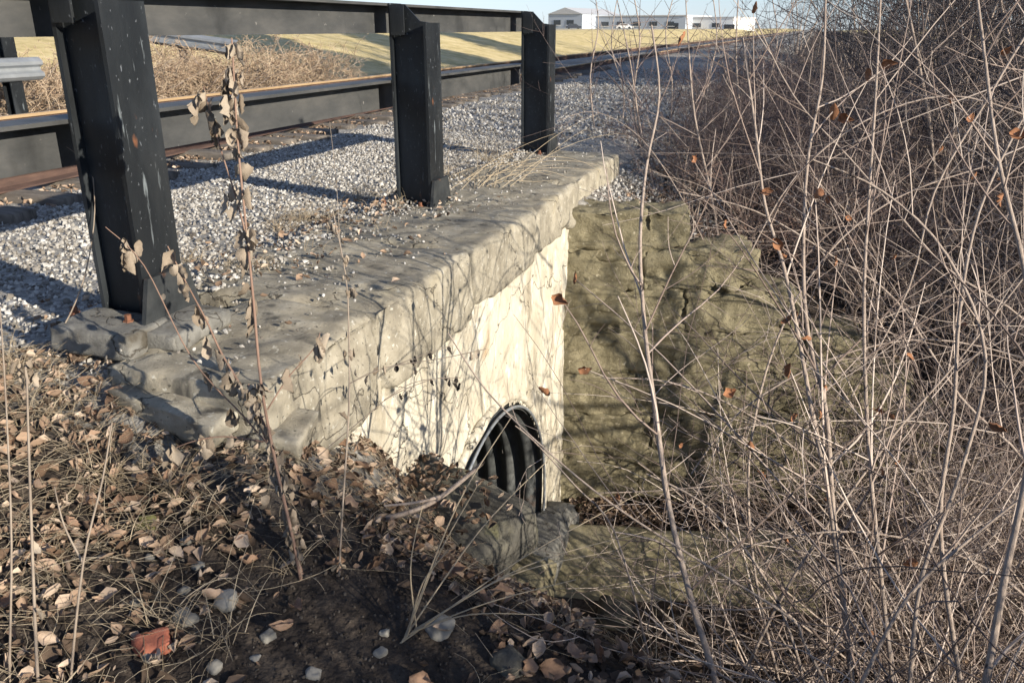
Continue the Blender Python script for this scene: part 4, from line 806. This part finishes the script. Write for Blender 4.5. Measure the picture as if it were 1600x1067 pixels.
# straw stems radiating at the bottom centre
p0, t = ray_ground(625, 1005); fan = thing('dead_grass_clump', 'fan of long pale dead stems spreading from bare soil at bottom centre', 'grass clump', tuple(p0))
for k, (u, v, D) in enumerate([(1000, 770, 2.6), (860, 715, 2.7), (800, 650, 2.5), (745, 760, 2.3), (700, 860, 2.2), (960, 860, 2.4), (900, 905, 2.3), (850, 960, 2.25), (1010, 830, 2.5), (660, 790, 2.3)]):
    e = at(u, v, D); m_ = (np.array(p0) + e) / 2 + np.array([0, 0, .03 + .02 * (k % 3)]); L = np.array(smooth_line([np.array(p0) + .004 * k, m_, e], 6)) - np.array(p0)
    obj('stem', tubes('stem', [(L, np.linspace(.0028, .0012, len(L)))], 4), M['straw'], fan)
rg = random.Random(5)
p0 = at(640, 330, 6.2); ar = thing('dead_grass_clump', 'arching pale dead grass stems between the second and third posts', 'grass clump', (-2.0, 6.6, .01))
for k in range(26):
    a = rg.uniform(-.5, 1.2); L = rg.uniform(.6, 1.4); d = np.array([math.cos(a + 1.2) * .9, math.sin(a + 1.2) * .9, rg.uniform(.15, .6)]); d /= np.linalg.norm(d)
    P_, r_ = blade((rg.gauss(-.35, .1), rg.gauss(-.5, .2), 0), d, L, rg.uniform(.3, 1.2), 8, .003); P_[:, 2] = np.maximum(P_[:, 2], .01)
    obj('stem', tubes('stem', [(P_, r_)], 4), M['straw'], ar)
p0, t = ray_ground(560, 810); br = thing('fallen_branch', 'fallen grey branch lying across the lichen block below the leaf mound', 'branch', tuple(p0))
L = np.array(smooth_line([at(575, 815, 3.05), at(640, 800, 3.05), at(690, 775, 3.05), at(740, 735, 3.05), at(755, 722, 3.0)], 6)); obj('limb', tubes('limb', [(L - np.array(p0), np.linspace(.011, .007, len(L)))], 6), M['bark'], br)
L = np.array(smooth_line([at(690, 775, 3.05), at(650, 785, 2.98), at(600, 790, 2.95)], 6)); obj('limb', tubes('limb', [(L - np.array(p0), np.linspace(.007, .004, len(L)))], 6), M['bark'], br)

# bare trees out of frame to the right whose shadows cross the wing wall and the bank
def tree(label, x, y, hgt, seed, r=.09, t0=.22, maxl=3):
    rg = random.Random(seed); root = thing('bare_tree', label, 'tree', (x, y, h1(x, y))); acc = [[] for _ in range(4)]
    pts = wander(rg, Vector((0, 0, -.2)), Vector((rg.gauss(0, .08), rg.gauss(0, .08), 1)), hgt, 12, .35, .25)
    branch(acc, rg, pts, r, .012, 0, maxl, (3.0, 3.0, 2.6), (.3, .55), t0, .6, .2)
    t_ = obj('trunk', tubes('trunk', acc[0], 8), M['treebark'], root); obj('crown', tubes('crown', acc[1] + acc[2] + acc[3], 4), M['treebark'], root)
for k, (x, y, hgt, r, lab) in enumerate([(5.4, 4.9, 5.2, .11, 'bare tree right of the frame by the creek'), (7.5, 16.5, 13, .2, 'tall bare tree right of the frame beyond the thicket'), (9.0, 20, 14, .22, 'tallest bare tree right of the frame far along the track'), (10.5, 25, 14, .24, 'farthest bare tree right of the frame'), (9.5, 31, 14, .24, 'bare tree beside the road right of the frame')]): tree(lab, x, y, hgt, 600 + k, r, .22, 2 if k == 0 else 3)
tree('bare tree right of the frame whose shadow crosses the gravel', 7.6, 5.3, 7.0, 650, .14, .3, 2)
tree('second bare tree right of the frame shading the gravel', 8.2, 6.6, 7.5, 651, .12)
def conifer(label, x, y, hgt, rad, seed):  # unseen trees added to throw broad shade on the grass bank
    rg_ = np.random.default_rng(seed); root = thing('conifer', label, 'tree', (x, y, h1(x, y)))
    obj('trunk', tubes('trunk', [(np.array([(0, 0, -.3), (0, 0, hgt * .5), (0, 0, hgt)]), np.array([.2, .13, .03]))], 8), M['treebark'], root)
    n = 9000; t = rg_.uniform(.10, 1, n); a = rg_.uniform(0, 6.28, n); lay = 1 + .22 * np.sin(t * 40 + a * 2); r_ = rad * np.sqrt(np.clip(1 - ((t - .5) / .52) ** 2, 0, 1)) * lay * np.sqrt(rg_.uniform(.1, 1, n))
    P = np.stack([r_ * np.cos(a), r_ * np.sin(a), t * hgt - .15 * r_], -1)
    V = np.array([(-.5, 0, 0), (0, .16, .05), (.5, 0, -.1), (0, -.16, .05)]); obj('crown', scatter('crown', [(V, np.array([[0, 1, 2, 3]]))], P, rg_.uniform(.35, .75, n), .5), M['needle'], root)
M['needle'] = mat('conifer_needles', [(.02, .035, .015), (.05, .075, .03)], 6, .8, 0, island=.7)
for k, (x, y, hgt, rd, lab) in enumerate([(9.5, 21, 15.5, 3.0, 'added unseen conifer shading the bank, nearest along the track'), (12, 31, 16, 3.2, 'second added unseen conifer shading the bank'), (15, 42, 17, 3.4, 'third added unseen conifer shading the bank')]): conifer(lab, x, y, hgt, rd, 660 + k)
for k, (x, y, s) in enumerate([(2.4, .7, .75), (3.0, 1.1, .8), (3.6, .5, .9), (2.9, .1, .75), (4.4, -.3, 1.0), (2.2, 1.4, .6), (1.8, .9, .6), (2.6, .3, .7), (1.6, 1.5, .6), (2.1, .35, .65), (2.0, 1.0, 1.0), (2.5, .85, 1.1), (2.2, .1, 1.05), (2.0, -.25, 1.05), (2.7, .6, 1.2), (2.9, .4, 1.2), (1.9, .62, 1.0), (2.3, 1.15, 1.0), (2.6, -.1, 1.15), (2.9, 1.2, .8), (1.8, 1.2, .85), (2.45, .45, 1.1), (3.1, .3, 1.25), (2.0, 1.5, .7), (2.5, 1.65, .7), (2.3, .75, 1.1), (2.1, .4, 1.05), (2.7, .15, 1.15), (1.9, .1, 1.0), (2.4, -.35, 1.1)]):  # unseen shrub row added to shade the foreground
    o = copy_tree(fines[k % 4]); o.location = (x, y, h1(x, y)); o.rotation_euler = (0, 0, k * 1.3); o.scale = (s,) * 3; tag(o, 'added unseen shrub of fine twigs shading the near bank', None, 'added shade shrubs on the near bank')
